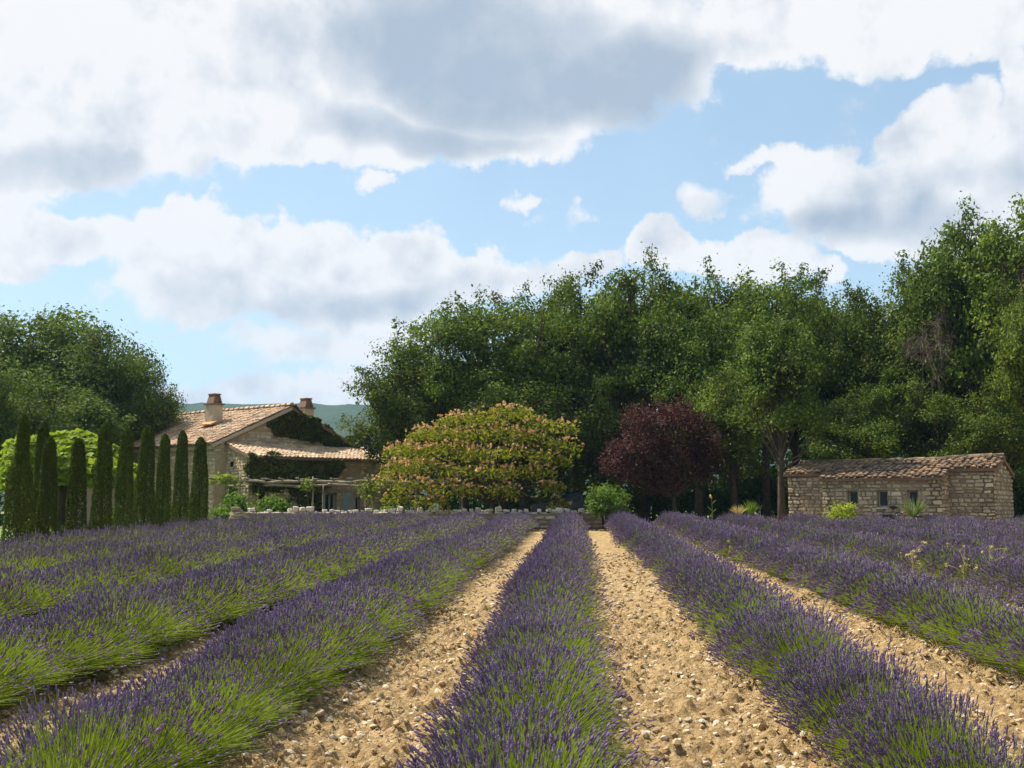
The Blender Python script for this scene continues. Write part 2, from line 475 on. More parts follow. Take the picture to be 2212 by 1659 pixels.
def build_ground():
    a = np.concatenate([-np.geomspace(2300, 30, 22), np.arange(-29, 30, 1.0), np.geomspace(30, 2300, 22)])
    b = np.concatenate([np.linspace(-60, 0, 10), np.arange(1, 75, .7), np.geomspace(76, 2450, 22)])

    def zf(X, Y):
        z = gz(X, Y)
        sc = X * SAX[0] + Y * SAX[1]; tc = X * DIRV[0] + Y * DIRV[1]
        infield = sstep(-12.2, -11.2, sc) * (1 - sstep(18.2, 19.2, sc)) * sstep(0, 2, tc) * (1 - sstep(42.3, 43.0, tc))
        return z - .14 * infield - .02 + .03 * fbm(X * .6, Y * .6, 3) * (Y > 43)
    tag(obj('ground', grid_mesh(a, b, zf, 'ground', M['ground'])), 'dry grassy ground around the house and under the trees', kind='structure')

    # tilled soil of the lavender field, with real clods
    def soil_z(amp):
        def f(X, Y):
            sc = X * SAX[0] + Y * SAX[1]
            k = (sc - S0) / SP; fr = np.abs(k - np.round(k)) * SP
            mound = .05 * np.exp(-(fr / .35) ** 2)
            n = fbm(X * 9, Y * 9, 11, 4, .6); big = fbm(X * 1.6, Y * 1.6, 5, 3)
            cl = np.clip(fbm(X * 15 + 3, Y * 15, 23, 3, .55) - .5, 0, 1)
            return gz(X, Y) + mound + amp * ((n - .5) * .10 + (big - .5) * .09 + cl * .17 + (vnoise(X * 31, Y * 31, None, 41) - .5) * .022)
        return f
    tn = [3.0]
    while tn[-1] < 13: tn.append(tn[-1] + .019 * max(1, tn[-1] / 5.5))
    tm = [tn[-1]]
    while tm[-1] < 43.2: tm.append(tm[-1] + .06 * tm[-1] / 8)
    for q0, q1, dq in ((-3.7, -1.75, .05), (-1.75, -.60, .018), (-.60, .06, .05), (.06, 1.30, .018), (1.30, 1.98, .05), (1.98, 3.2, .022), (3.2, 5.2, .05)):
        n_ = max(2, round((q1 - q0) / dq)); ts = np.array(tn if dq < .03 else tn[::2] + [tn[-1]])
        tag(obj('field_soil', grid_mesh(np.linspace(q0, q1, n_ + 1), ts, soil_z(1), 'field_soil', M['soil'], True, st)), 'stony tilled tan soil between the lavender rows', kind='structure')
    for (a0, a1, da, ts) in ((-12, -3.7, .09, tn[::4] + [tn[-1]]), (5.2, 19, .09, tn[::4] + [tn[-1]]), (-12, 19, .1, tm)):
        me = grid_mesh(np.append(np.arange(a0, a1, da), a1), np.array(ts), soil_z(.9), 'field_soil', M['soil'], True, st)
        tag(obj('field_soil', me), 'stony tilled tan soil between the lavender rows', kind='structure')

    # loose clods and pale stones lying in the furrows
    rng = np.random.default_rng(5)
    t = (1 + 5 ** .5) / 2
    t_ = (1 + 5 ** .5) / 2
    ico = np.array([(-1, t_, 0), (1, t_, 0), (-1, -t_, 0), (1, -t_, 0), (0, -1, t_), (0, 1, t_), (0, -1, -t_), (0, 1, -t_), (t_, 0, -1), (t_, 0, 1), (-t_, 0, -1), (-t_, 0, 1)]) / 1.9
    F = np.array([(0, 11, 5), (0, 5, 1), (0, 1, 7), (0, 7, 10), (0, 10, 11), (1, 5, 9), (5, 11, 4), (11, 10, 2), (10, 7, 6), (7, 1, 8), (3, 9, 4), (3, 4, 2), (3, 2, 6), (3, 6, 8), (3, 8, 9), (4, 9, 5), (2, 4, 11), (6, 2, 10), (8, 6, 7), (9, 8, 1)])

    def scatter(name, n, mat, smin, smax, label, flat):
        tt = 3.6 + 22 * rng.random(n * 3) ** 1.7
        ss = rng.uniform(-4.2, 5.2, n * 3)
        k = (ss - S0) / SP; fr = np.abs(k - np.round(k)) * SP
        ok = fr > .38
        tt, ss = tt[ok][:n], ss[ok][:n]
        x, y = st(ss, tt); z = soil_z(1)(x, y); n2 = len(x)
        sz = smin + (smax - smin) * rng.random(n2) ** 3.2
        sz = np.minimum(sz, .9 * smax) * (1 + .02 * tt)
        P = ico[None] * (1 + .45 * (rng.random((n2, 12, 1)) - .5)) * (sz[:, None, None] * rng.uniform(.7, 1.3, (n2, 1, 3)))
        P[..., 2] *= flat
        ang = rng.uniform(0, 6.28, n2); c, s_ = np.cos(ang)[:, None], np.sin(ang)[:, None]
        X = P[..., 0] * c - P[..., 1] * s_ + x[:, None]; Y = P[..., 0] * s_ + P[..., 1] * c + y[:, None]
        V = np.stack([X, Y, P[..., 2] + z[:, None] + sz[:, None] * .25 * flat], -1).reshape(-1, 3)
        FF = (F[None] + 12 * np.arange(n2)[:, None, None]).reshape(-1, 3)
        tag(obj(name, mesh_np(name, V, [FF], [mat])), label, kind='stuff')
    scatter('soil_clods', 26000, M['clod'], .004, .025, 'crumbly brown clods of earth lying in the furrows', .8)
    scatter('gravel', 15000, M['stone_small'], .003, .026, 'pale limestone chips scattered over the furrows', .65)
    # dry stalks fallen into the furrows
    n = 2600
    k = rng.integers(-1, 3, n); t = 3.6 + 16 * rng.random(n) ** 1.5; ss = S0 + SP * k + rng.choice((-1, 1), n) * (.30 + .45 * rng.random(n) ** 1.8)
    x, y = st(ss, t); z = soil_z(1)(x, y) + .012; a = rng.uniform(0, 6.28, n); L = rng.uniform(.04, .16, n)
    A = np.stack([x, y, z], 1); E = A + np.stack([L * np.cos(a), L * np.sin(a), rng.uniform(-.005, .03, n)], 1)
    V, Q = ribbons(A, (A + E) / 2 + [0, 0, .008], E, .0022, .0012, rng)
    tag(obj('fallen_stalks', mesh_np('fallen_stalks', V, [Q], [M['dry']])), 'dry fallen lavender stalks littering the furrows', kind='stuff')
    # lawn behind the cypresses
    me = grid_mesh(np.arange(-26, -13.2, .5), np.arange(18, 50, .6), lambda X, Y: gz(X, Y) + .035, 'lawn', M['lawn'])
    tag(obj('lawn', me), 'sunny lawn behind the cypress row', kind='structure')
    # far wooded ridge
    xs = np.linspace(-1500, 1500, 200); ys = np.linspace(500, 2000, 90)

    def hz(X, Y):
        r = 134 + 16 * (fbm(X * .0035, Y * .0012, 4, 3) - .5) + np.clip((-X - 250) * .02, -12, 6)
        prof = sstep(520, 1500, Y) * (1 - .5 * sstep(1550, 2000, Y))
        return r * prof + (fbm(X * .07, Y * .05, 9, 3) - .45) * 11 * sstep(500, 700, Y) - 8 * (1 - sstep(500, 620, Y)) + \
            26 * (fbm(X * .006, Y * .006, 31, 3) - .5) * sstep(550, 900, Y) * (1 - sstep(1250, 1500, Y))
    tag(obj('hill', grid_mesh(xs, ys, hz, 'hill', M['forest'])), 'distant wooded blue green ridge behind the farmhouse', kind='structure')


build_ground()


# ------------------------------------------------------------------ lavender
def lav_mesh(seed, N, lod, ff, hh=.46, wid=.53):
    rng = np.random.default_rng(seed)
    ph = rng.uniform(0, 2 * math.pi, N); r = np.sqrt(rng.random(N)) * rng.uniform(.93, 1.05, N)
    lump = 1 + .10 * np.sin(3 * ph + seed) + .06 * np.sin(5 * ph + 2 * seed)
    tx = r * np.cos(ph) * wid * lump; ty = r * np.sin(ph) * wid * .92 * lump
    tz = hh * (1 - .64 * r ** 2.3) * rng.normal(1, .11, N)
    tip = np.stack([tx + rng.normal(0, .038, N), ty + rng.normal(0, .038, N), np.maximum(tz, .10)], 1)
    br = r * .34
    base = np.stack([br * np.cos(ph) * wid, br * np.sin(ph) * wid, .02 + .05 * rng.random(N)], 1)
    mid = base * .52 + tip * .48; mid[:, 2] += .045 * r
    k = (1.0, 1.5, 2.6)[lod]
    side = np.clip(.46 - tip[:, 0] / wid * .62 + .30 * (tip[:, 2] / hh - .6) + rng.normal(0, .20, N) + .25 * np.sin(4 * ph + 1.7 * seed) * r, 0, 1)   # the sunny side flowers more
    fl = rng.random(N) < ff * ((.10, .20, .42)[lod] + (1.05, .98, .80)[lod] * side)
    tip2 = tip.copy(); tip2[~fl] = mid[~fl] + (tip - mid)[~fl] * rng.uniform(.25, .95, (np.sum(~fl), 1))
    V, Q = ribbons(base, mid, tip2, .00125 * k, .0009 * k, rng)
    # short leafy shoots low down
    nb = (300, 160, 70)[lod]
    ph2 = rng.uniform(0, 2 * math.pi, nb); r2 = np.sqrt(rng.random(nb))
    b2 = np.stack([r2 * np.cos(ph2) * wid * .5, r2 * np.sin(ph2) * wid * .5, np.full(nb, .02)], 1)
    t2 = np.stack([r2 * np.cos(ph2) * wid * .8, r2 * np.sin(ph2) * wid * .8, hh * (.58 - .36 * r2 ** 2) * rng.uniform(.6, 1.1, nb)], 1)
    V2, Q2 = ribbons(b2, (b2 + t2) / 2 + [0, 0, .03], t2, .0032 * k, .0015 * k, rng)
    V = np.concatenate([V, V2]); mi = np.concatenate([np.zeros(len(Q)), np.ones(len(Q2))])
    Q = np.concatenate([Q, Q2 + 6 * N])
    green = mesh_np('lavender_bush', V, [Q], [M['lav_stem'], M['lav_leaf']], mi)
    # flower spikes
    P = tip[fl]; n = len(P)
    d = P - mid[fl]; d /= np.linalg.norm(d, axis=1, keepdims=True)
    d += rng.normal(0, .10, d.shape); d[:, 2] += .25; d /= np.linalg.norm(d, axis=1, keepdims=True)
    a = np.cross(d, rng.normal(size=d.shape)); a /= np.linalg.norm(a, axis=1, keepdims=True); b = np.cross(d, a)
    L = rng.uniform(.026, .052, n) * (1, 1.1, 1.35)[lod]; rad = rng.uniform(.0042, .0068, n) * (1, 1.2, 1.75)[lod]
    prof = ([(0, .45), (.2, 1.0), (.42, .62), (.62, 1.0), (.84, .65)], [(0, .5), (.35, 1.0), (.75, .75)], [(0, .6), (.5, 1.0)])[lod]
    sides = (4, 4, 3)[lod]
    rings = []
    for (f, rr) in prof:
        for j in range(sides):
            th = 2 * math.pi * (j + f * 1.3) / sides
            jit = 1 + .35 * (rng.random(n) - .5)
            rings.append(P + d * (L * f)[:, None] + (a * math.cos(th) + b * math.sin(th)) * (rad * rr * jit)[:, None])
    rings.append(P + d * L[:, None]); rings.append(P - d * .004)
    nv = len(rings)
    V = np.stack(rings, 1).reshape(-1, 3)
    q = []; t = []
    for i in range(len(prof) - 1):
        for j in range(sides): q.append((i * sides + j, i * sides + (j + 1) % sides, (i + 1) * sides + (j + 1) % sides, (i + 1) * sides + j))
    top = (len(prof) - 1) * sides
    for j in range(sides): t.append((top + j, top + (j + 1) % sides, nv - 2)); t.append(((j + 1) % sides, j, nv - 1))
    bb = nv * np.arange(n)[:, None, None]
    fs = []
    if q: fs.append((np.array(q)[None] + bb).reshape(-1, 4))
    fs.append((np.array(t)[None] + bb).reshape(-1, 3))
    flower = mesh_np('blossoms', V, fs, [M['lav_flower']])
    return green, flower


def build_lavender():
    lods = []
    for lod, (n, nv) in enumerate(((2300, 5), (1300, 5), (640, 5))):
        lods.append([lav_mesh(100 * lod + i, n if i < nv - 1 else int(n * .9), lod, (.62, .52, .72, .42, .14)[i] * (1, 1.12, 1.3)[lod]) for i in range(nv)])
    rng = random.Random(4)
    ends = {2: 41.2, 3: 40.0, 4: 38.6, 5: 37.2, 6: 35.6, 7: 34.2, 8: 33.0}
    lab = {0: 'lavender row in the middle, running up between two bare soil paths',
           -1: 'first lavender row left of the middle row, across the tan path',
           -2: 'second lavender row left of the middle row', -3: 'third lavender row left of the middle row',
           -4: 'fourth lavender row left of the middle row', -5: 'last lavender row, closest to the cypress trees',
           1: 'first lavender row right of the middle row, across the widest soil path', 2: 'second lavender row right of the middle row, with dry weeds in it',
           3: 'third lavender row right of the middle row', 4: 'fourth lavender row right of the middle row',
           5: 'fifth lavender row right of the middle row', 6: 'sixth lavender row right of the middle row',
           7: 'seventh lavender row right of the middle row', 8: 'lavender row farthest to the right, in front of the hut'}
    for k in range(-5, 9):
        s = S0 + SP * k; root = None; t = 2.6 + rng.random() * .3
        while t < ends.get(k, 42.2):
            sj = s + rng.uniform(-.05, .05) + ({-1: .12, 1: -.03, 2: -.16, 3: -.08}.get(k, 0) if t > 9 else {-1: .15, 1: -.22 + .19 * max(0, (t - 5) / 4), 2: -.06}.get(k, 0)) + {-2: .27, -3: .14}.get(k, 0) + (.06 * math.sin(t * .35 + k) if k else .03 * math.sin(t * .35))
            x, y = st(sj, t)
            if abs(x) < y * .466 + 2.0 and y > 2.0:
                z = float(gz(x, y)) + .03
                if root is None:
                    root = thing('lavender_row', (x, y, z), lab[k], 'lavender row', 'rows of lavender in the field')
                lod = 0 if y < 9.5 else (1 if y < 19 else 2)
                v = rng.choices(range(5), ((3, 4, 2.5, 6, 5) if k >= 0 and y < 11 else (5, 5, 5, 4, 2.6 if lod < 2 else 1.3)))[0]
                g, f = lods[lod][v]
                hs = rng.uniform(.84, 1.10) * (.92 + .36 * min(1, y / 36)) * (.93 if k == -1 and y < 9 else 1) * (.90 if v == 4 else 1)
                q = min(1, max(0, (y - 5) / 4)); w0 = {-1: .86, 0: .94, 1: .70, -2: 1.18}.get(k, 1.0); w1 = {-1: 1.08, 0: .97, 1: 1.05, 2: 1.12, -2: 1.14, -3: 1.1}.get(k, 1.04)
                ws = rng.uniform(.90, 1.10) * (w0 + (w1 - w0) * q)
                Mx = Matrix.Translation((x, y, z)) @ Matrix.Rotation(rng.uniform(-.45, .45), 4, 'Z') @ Matrix.Rotation(rng.uniform(-.06, .06), 4, 'X') @ Matrix.Diagonal((ws, ws * rng.choice((1, -1)), hs, 1))
                b = obj('lavender_bush', g, root, Mx)
                obj('blossoms', f, b, Mx)
            t += rng.uniform(.36, .52)


build_lavender()


# ------------------------------------------------------------------ leaves, trees, shrubs
def leaves(rng, P, size, out=None, up=.5, aspect=.6, sj=.35):
    """one quad leaf at each point of P"""
    n = len(P)
    nr = rng.normal(size=(n, 3)); nr[:, 2] += up
    if out is not None: nr += out
    nr /= np.linalg.norm(nr, axis=1, keepdims=True) + 1e-9
    a = np.cross(nr, rng.normal(size=(n, 3))); a /= np.linalg.norm(a, axis=1, keepdims=True) + 1e-9
    b = np.cross(nr, a)
    L = size * (1 + sj * rng.normal(size=n)).clip(.4, 2)[:, None]
    V = np.stack([P - a * L * .5, P + b * L * .5 * aspect + nr * L * .08, P + a * L * .5, P - b * L * .5 * aspect + nr * L * .08], 1).reshape(-1, 3)
    Q = (4 * np.arange(n)[:, None] + [0, 1, 2, 3])
    return V, Q


def unit(rng, n):
    v = rng.normal(size=(n, 3)); return v / np.linalg.norm(v, axis=1, keepdims=True)


def oak_meshes(seed, leaf, H=12.0, Rc=3.5, base=.24, nl=36, nc=11, per=72, lsize=.14, sprigs=11, sig=.29, trunk_r=.2):
    rng = np.random.default_rng(seed)
    cz = H * (base + (1 - base) * .5); rz = H * (1 - base) * .5
    d = unit(rng, nl * 3); d = d[d[:, 2] > -.65][:nl]
    f = rng.uniform(.30, .86, (len(d), 1))
    C = d * f * [Rc, Rc, rz] + [0, 0, cz]
    lr = rng.uniform(.20, .36, len(d)) * Rc
    cl = []; cw = []
    for c, r in zip(C, lr):
        u = unit(rng, nc); u[:, 2] = u[:, 2] * .8 + .1
        cl.append(c + u * r * rng.uniform(.45, 1.05, (nc, 1))); cw.append(np.full(nc, sig * r / (.28 * Rc)))
    cl = np.concatenate(cl); cw = np.concatenate(cw)
    sel = C[C[:, 2] > cz]
    sp = []
    for i in range(sprigs):
        c = sel[rng.integers(len(sel))]; r = Rc * .27
        u = unit(rng, 1)[0]; u[2] = abs(u[2]) + .35
        for q in range(4): sp.append(c + u * r * (.8 + .16 * q) + [0, 0, .10 * q])
    cl = np.concatenate([cl, np.array(sp)]); cw = np.concatenate([cw, np.full(len(sp), .19)])
    npl = np.where(np.arange(len(cl)) < len(cl) - len(sp), per, per // 2)
    idx = np.repeat(np.arange(len(cl)), npl)
    off = rng.normal(size=(len(idx), 3)) * [1, 1, .75]
    P = cl[idx] + off * cw[idx][:, None]
    out = (P - [0, 0, cz]) / [Rc, Rc, rz] * .5 + off * .75      # leaves of a clump face outwards
    V, Q = leaves(rng, P, lsize, out, .55)
    crown = mesh_np('crown', V, [Q], [leaf])
    mb = MB()
    lean = rng.normal(0, .25, 2)
    th = H * .40
    tp = [(0, 0, -.25), (lean[0] * .2, lean[1] * .2, th * .35), (lean[0] * .6, lean[1] * .6, th * .7), (lean[0], lean[1], th), (lean[0] * 1.2, lean[1] * 1.2, th * 1.45)]
    mb.tube(tp, [trunk_r * 1.35, trunk_r, trunk_r * .85, trunk_r * .7, trunk_r * .4], 8)
    for c in C:
        s = np.array(tp[2 + (rng.random() < .6)]) + [0, 0, rng.uniform(-.1, .5)]
        m1 = s * .55 + c * .45 + rng.normal(0, .25, 3) + [0, 0, -.2]
        mb.tube([s, m1, c], [trunk_r * .38, trunk_r * .24, .02], 5, False)
        for _ in range(3):
            e = c + unit(rng, 1)[0] * Rc * .25
            mb.tube([m1 * .4 + c * .6, (c + e) / 2 + rng.normal(0, .08, 3), e], [.04, .028, .01], 4, False)
    return mb.mesh('trunk', M['bark'], True), crown


def tree_proto(name, meshes, names=('trunk', 'crown')):
    r = bpy.data.objects.new(name, None); S.collection.objects.link(r)
    for nm, me in zip(names, meshes): obj(nm, me, r)
    return r


USED = set()


def place(proto, Mx, label, cat, group=None):
    if proto.name in USED: r = copy_tree(proto, Mx)
    else: USED.add(proto.name); r = proto; r.matrix_basis = Mx
    return tag(r, label, cat, group)


def TRS(x, y, z, rz, sx, sy, sz):
    return Matrix.Translation((x, y, z)) @ Matrix.Rotation(rz, 4, 'Z') @ Matrix.Diagonal((sx, sy, sz, 1))


def build_oaks():
    protos = [tree_proto('oak_tree', oak_meshes(20 + i, M['oak_leaf'], base=(.24, .20, .28, .22, .26, .05)[i], lsize=(.15, .14, .155, .145, .15, .15)[i],
                                                nl=(36, 40, 33, 38, 36, 46)[i])) for i in range(6)]
    rng = random.Random(9)
    spec = [  # px, top py, depth, half width px, variant, label
        (872, 750, 50.5, 95, 1, 'low spreading oak at the left end of the wood, beside the house roof'),
        (962, 642, 51, 115, 1, 'rounded oak behind the flowering tree, its crown stepping up from the gap of sky'),
        (1090, 600, 52, 130, 0, 'broad oak straight behind the flowering tree'),
        (1240, 562, 55, 105, 3, 'oak with a ragged top left of the plum tree, against white cloud'),
        (1385, 546, 53, 118, 2, 'tall spiky topped oak right behind the plum tree'),
        (1500, 582, 49, 112, 4, 'oak just right of the purple plum tree'),
        (1640, 552, 51, 128, 1, 'wide oak left of the stone hut, level topped'),
        (1758, 596, 54, 108, 0, 'oak above the left end of the stone hut'),
        (1860, 606, 50, 92, 3, 'thin topped oak over the hut windows, sky showing through'),
        (1962, 548, 48, 112, 3, 'oak over the hut, left of the dead grey branches'),
        (2085, 440, 46, 120, 2, 'tall oak behind the right end of the hut'),
        (2205, 418, 43, 135, 0, 'tallest oak, at the right edge of the picture'),
        (2262, 560, 37, 95, 4, 'nearest oak, only its sunlit left branches in the picture at the right edge'),
        (1130, 770, 48.5, 120, 5, 'low leafy oak filling in behind the flowering tree'),
        (1300, 790, 52, 90, 5, 'small oak in the shade between flowering tree and plum tree'),
        (1580, 745, 45.6, 100, 5, 'shorter oak in front of the wood, right of the plum tree'),
        (1676, 660, 41.0, 108, 2, 'oak whose bare trunk stands just left of the hut, its crown overhanging the roof'),
        (1862, 800, 45, 90, 5, 'small dense oak directly behind the hut roof'),
        (2010, 800, 44.5, 95, 5, 'small dark oak behind the hut, under the dead branches'),
        (2150, 790, 42.5, 90, 5, 'small oak beside the right gable of the hut'),
        (1175, 592, 58, 105, 1, 'oak filling the skyline between the broad oak and the ragged one'),
        (1450, 572, 58, 100, 4, 'oak on the skyline above the right half of the plum tree'),
        (1560, 575, 57, 95, 2, 'oak on the skyline left of the level topped oak'),
        (1705, 575, 59, 100, 3, 'oak on the skyline right of the level topped oak'),
        (1815, 612, 58, 95, 1, 'oak behind the dip in the skyline over the hut'),
        (2025, 500, 52, 100, 4, 'oak on the rising skyline left of the tall oak behind the hut'),
        (1010, 730, 60, 150, 4, 'oak deep in the wood behind the flowering tree'),
        (1290, 640, 62, 150, 2, 'oak deep in the wood behind the car'),
        (1590, 640, 62, 150, 0, 'oak deep in the wood behind the plum tree'),
        (1890, 660, 62, 150, 1, 'oak deep in the wood behind the hut windows'),
        (2140, 600, 60, 150, 3, 'oak deep in the wood behind the right gable of the hut')]
    for (px, py, D, hw, v, lb) in spec:
        p = at(px, py, D); g = float(gz(p.x, D)); H = p.z - g; Rr = hw * D / FPX
        place(protos[v], TRS(p.x, D, g, rng.uniform(0, 6.28), 1.32 * Rr / 3.6, 1.32 * Rr / 3.6, H / 12.1), lb, 'oak tree', 'oaks of the wood')
    # a belt of far woodland that closes the view under the crowns
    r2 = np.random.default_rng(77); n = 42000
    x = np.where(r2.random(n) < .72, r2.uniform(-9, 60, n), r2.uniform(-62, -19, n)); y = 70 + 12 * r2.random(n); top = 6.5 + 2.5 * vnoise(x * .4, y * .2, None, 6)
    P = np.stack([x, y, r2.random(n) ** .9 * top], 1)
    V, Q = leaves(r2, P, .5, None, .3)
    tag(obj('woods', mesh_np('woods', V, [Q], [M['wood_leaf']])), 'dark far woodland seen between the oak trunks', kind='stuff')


build_oaks()


def build_left_trees():
    protos = [tree_proto('lime_tree', oak_meshes(60 + i, M['tree_leaf'], base=(.10, .14)[i], nl=(46, 42)[i], nc=12, per=66, lsize=.15, sprigs=4, sig=.34, trunk_r=.26)) for i in range(2)]
    for (px, py, D, hw, v, rz, lb) in [
            (70, 632, 58, 165, 0, .4, 'big dark green tree at the left edge, behind the cypresses'),
            (225, 665, 57, 125, 1, 1.2, 'big round tree between the left edge and the house roof'),
            (318, 745, 56, 78, 0, 2.6, 'lower leafy tree overhanging the left end of the house roof'),
            (150, 800, 52, 130, 1, 4.0, 'dark bushy tree in shade right behind the yellow green round tree'),
            (-40, 760, 48, 110, 0, 5.0, 'dark tree cut by the left edge of the picture')]:
        p = at(px, py, D); g = float(gz(p.x, D)); H = p.z - g; Rr = hw * D / FPX
        place(protos[v], TRS(p.x, D, g, rz, 1.15 * Rr / 3.6, 1.15 * Rr / 3.6, H / 12.1), lb, 'tree', 'big trees left of the house')


build_left_trees()


def shrub_meshes(seed, leaf, rx, ry, h, n, lsize, ncl=26, droop=0., up=.5, low=.1, stems=7, aspect=.6, sig=.17):
    rng = np.random.default_rng(seed)
    u = unit(rng, ncl); u[:, 2] = np.abs(u[:, 2]) * 1.0 - .15
    c = u * rng.uniform(.35, .85, (ncl, 1)) * [rx, ry, h * .62] + [0, 0, h * .38]
    c[:, 2] = np.clip(c[:, 2], low * h, h)
    idx = rng.integers(0, ncl, n)
    P = c[idx] + rng.normal(size=(n, 3)) * sig * min(rx, h)
    P[:, 2] = np.maximum(P[:, 2], .03)
    out = (P - [0, 0, h * .4]) / [rx, ry, h * .6] * .6
    V, Q = leaves(rng, P, lsize, out, up, aspect)
    mb = MB()
    for i in range(stems):
        e = c[rng.integers(ncl)]
        mb.tube([(e[0] * .06, e[1] * .06, -.05), (e[0] * .4, e[1] * .4, e[2] * .55), e], [.03, .02, .008], 5, False)
    return mb.mesh('stem', M['bark']), mesh_np('foliage', V, [Q], [leaf])


def shrub(name, px, D, seed, leaf, wpx, toppy, n, ls, label, cat='shrub', group=None, dry=.9, z0=None, **kw):
    p = at(px, toppy, D); g = float(gz(p.x, D)) if z0 is None else z0
    rx = wpx * D / FPX * .5; h = p.z - g
    r = tree_proto(name, shrub_meshes(seed, leaf, rx, rx * dry, h, n, ls, **kw), ('stem', 'foliage'))
    r.matrix_basis = Matrix.Translation((p.x, D, g))
    return tag(r, label, cat, group)


def build_cypresses():
    rng = np.random.default_rng(31); protos = []
    for i in range(3):
        n = 12000; H, R0 = 3.1, .36
        z = rng.random(n) ** .85 * H; th = rng.uniform(0, 6.283, n)
        f = z / H
        prof = np.where(f < .12, .86 + f * 1.1, 1) * np.clip(1.02 - .52 * f ** 1.7, 0, 2) * np.sqrt(np.clip((1.0 - f) / .06, 0, 1))
        prof = prof * (1 + .07 * np.sin(3 * th + 2.2 * f * 5 + i) + .05 * np.sin(7 * th + 9 * f))
        if i == 1: prof = prof * (1 - .34 * sstep(.60, .68, f)) * (1 + .08 * (1 - sstep(.5, .66, f)))
        r = R0 * prof * np.sqrt(rng.uniform(.70, 1.03, n))
        P = np.stack([r * np.cos(th), r * np.sin(th), z + .02], 1)
        o = np.stack([np.cos(th), np.sin(th), np.zeros(n)], 1) * 1.0
        V, Q = leaves(rng, P, .065, o, .0, .42)
        # stand the sprays upright
        mb = MB(); mb.tube([(0, 0, -.1), (0, 0, .6), (0, 0, 2.7)], [.06, .05, .015], 6)
        protos.append(tree_proto('cypress_tree', (mb.mesh('trunk', M['bark']), mesh_np('crown', V, [Q], [M['cypress_leaf']]))))
    spec = [(-14, 985, 880, 0, .0, 40, 'cypress cut off by the left edge of the picture'),
            (50, 0, 895, 1, .0, 62, 'tall cypress with a narrow topknot, leftmost whole one of the row'),
            (98, 1, 912, 2, 1.5, 42, 'thin cypress standing just behind the row near its left end'),
            (109, 0, 945, 0, .0, 48, 'second whole cypress from the left, in front of the thin one'),
            (173, 0, 948, 2, .0, 48, 'third cypress from the left, in front of the yellow green tree'),
            (228, 0, 912, 0, .0, 46, 'fourth cypress from the left, tall and pale topped'),
            (274, 0, 926, 2, .0, 46, 'fifth cypress from the left'),
            (318, 0, 920, 0, .0, 48, 'sixth cypress from the left, wide and dark'),
            (356, 0, 938, 2, .0, 38, 'seventh cypress from the left, slim'),
            (395, 0, 930, 0, .0, 38, 'last cypress but one towards the house'),
            (434, 0, 945, 2, .0, 44, 'cypress closest to the house, at the right end of the row')]
    for i, (px, _, top, v, back, w, lb) in enumerate(spec):
        u = (px - 1106) / FPX; D = 11.9 / (.0586 - u) + back
        p = at(px, top, D); g = float(gz(p.x, D)); H = p.z - g; w2 = w * D / FPX
        place(protos[v], TRS(p.x, D, g, i * 1.3, w2 / .78, w2 / .78, H / 3.12) @ Matrix.Rotation(.012 * math.sin(i * 2.1), 4, 'X'), lb, 'cypress', 'clipped cypresses along the field')
    # yellow-green round catalpa behind them
    rng = np.random.default_rng(8)
    n = 5200; d = unit(rng, n); d[:, 2] = np.abs(d[:, 2]) * 1.15 - .35
    lump = 1 + .10 * np.sin(5 * np.arctan2(d[:, 1], d[:, 0])) + .09 * np.sin(7 * d[:, 2] + 3 * d[:, 0])
    P = d * [1.85, 1.85, 1.6] * (lump * rng.uniform(.72, 1.0, n) ** .6)[:, None] + [0, 0, 2.25]
    V, Q = leaves(rng, P, .21, d * 1.1 + [0, 0, .2], .35, .8)
    mb = MB(); mb.tube([(0, 0, -.1), (0, 0, 1.3), (.1, 0, 2.3)], [.14, .11, .07], 8)
    for k in range(9):
        a = k * .7; mb.tube([(0, 0, 1.6), (.6 * math.cos(a), .6 * math.sin(a), 2.3), (1.3 * math.cos(a), 1.3 * math.sin(a), 2.7)], [.06, .04, .015], 5)
    r = tree_proto('catalpa_tree', (mb.mesh('trunk', M['bark']), mesh_np('crown', V, [Q], [M['catalpa_leaf']])))
    D = 33.0; p = at(143, 912, D); g = float(gz(p.x, D))
    r.matrix_basis = TRS(p.x, D, g, .3, 1.16, 1.16, (p.z - g) / 3.85)
    tag(r, 'yellow green round headed tree behind the cypress row', 'tree')


build_cypresses()


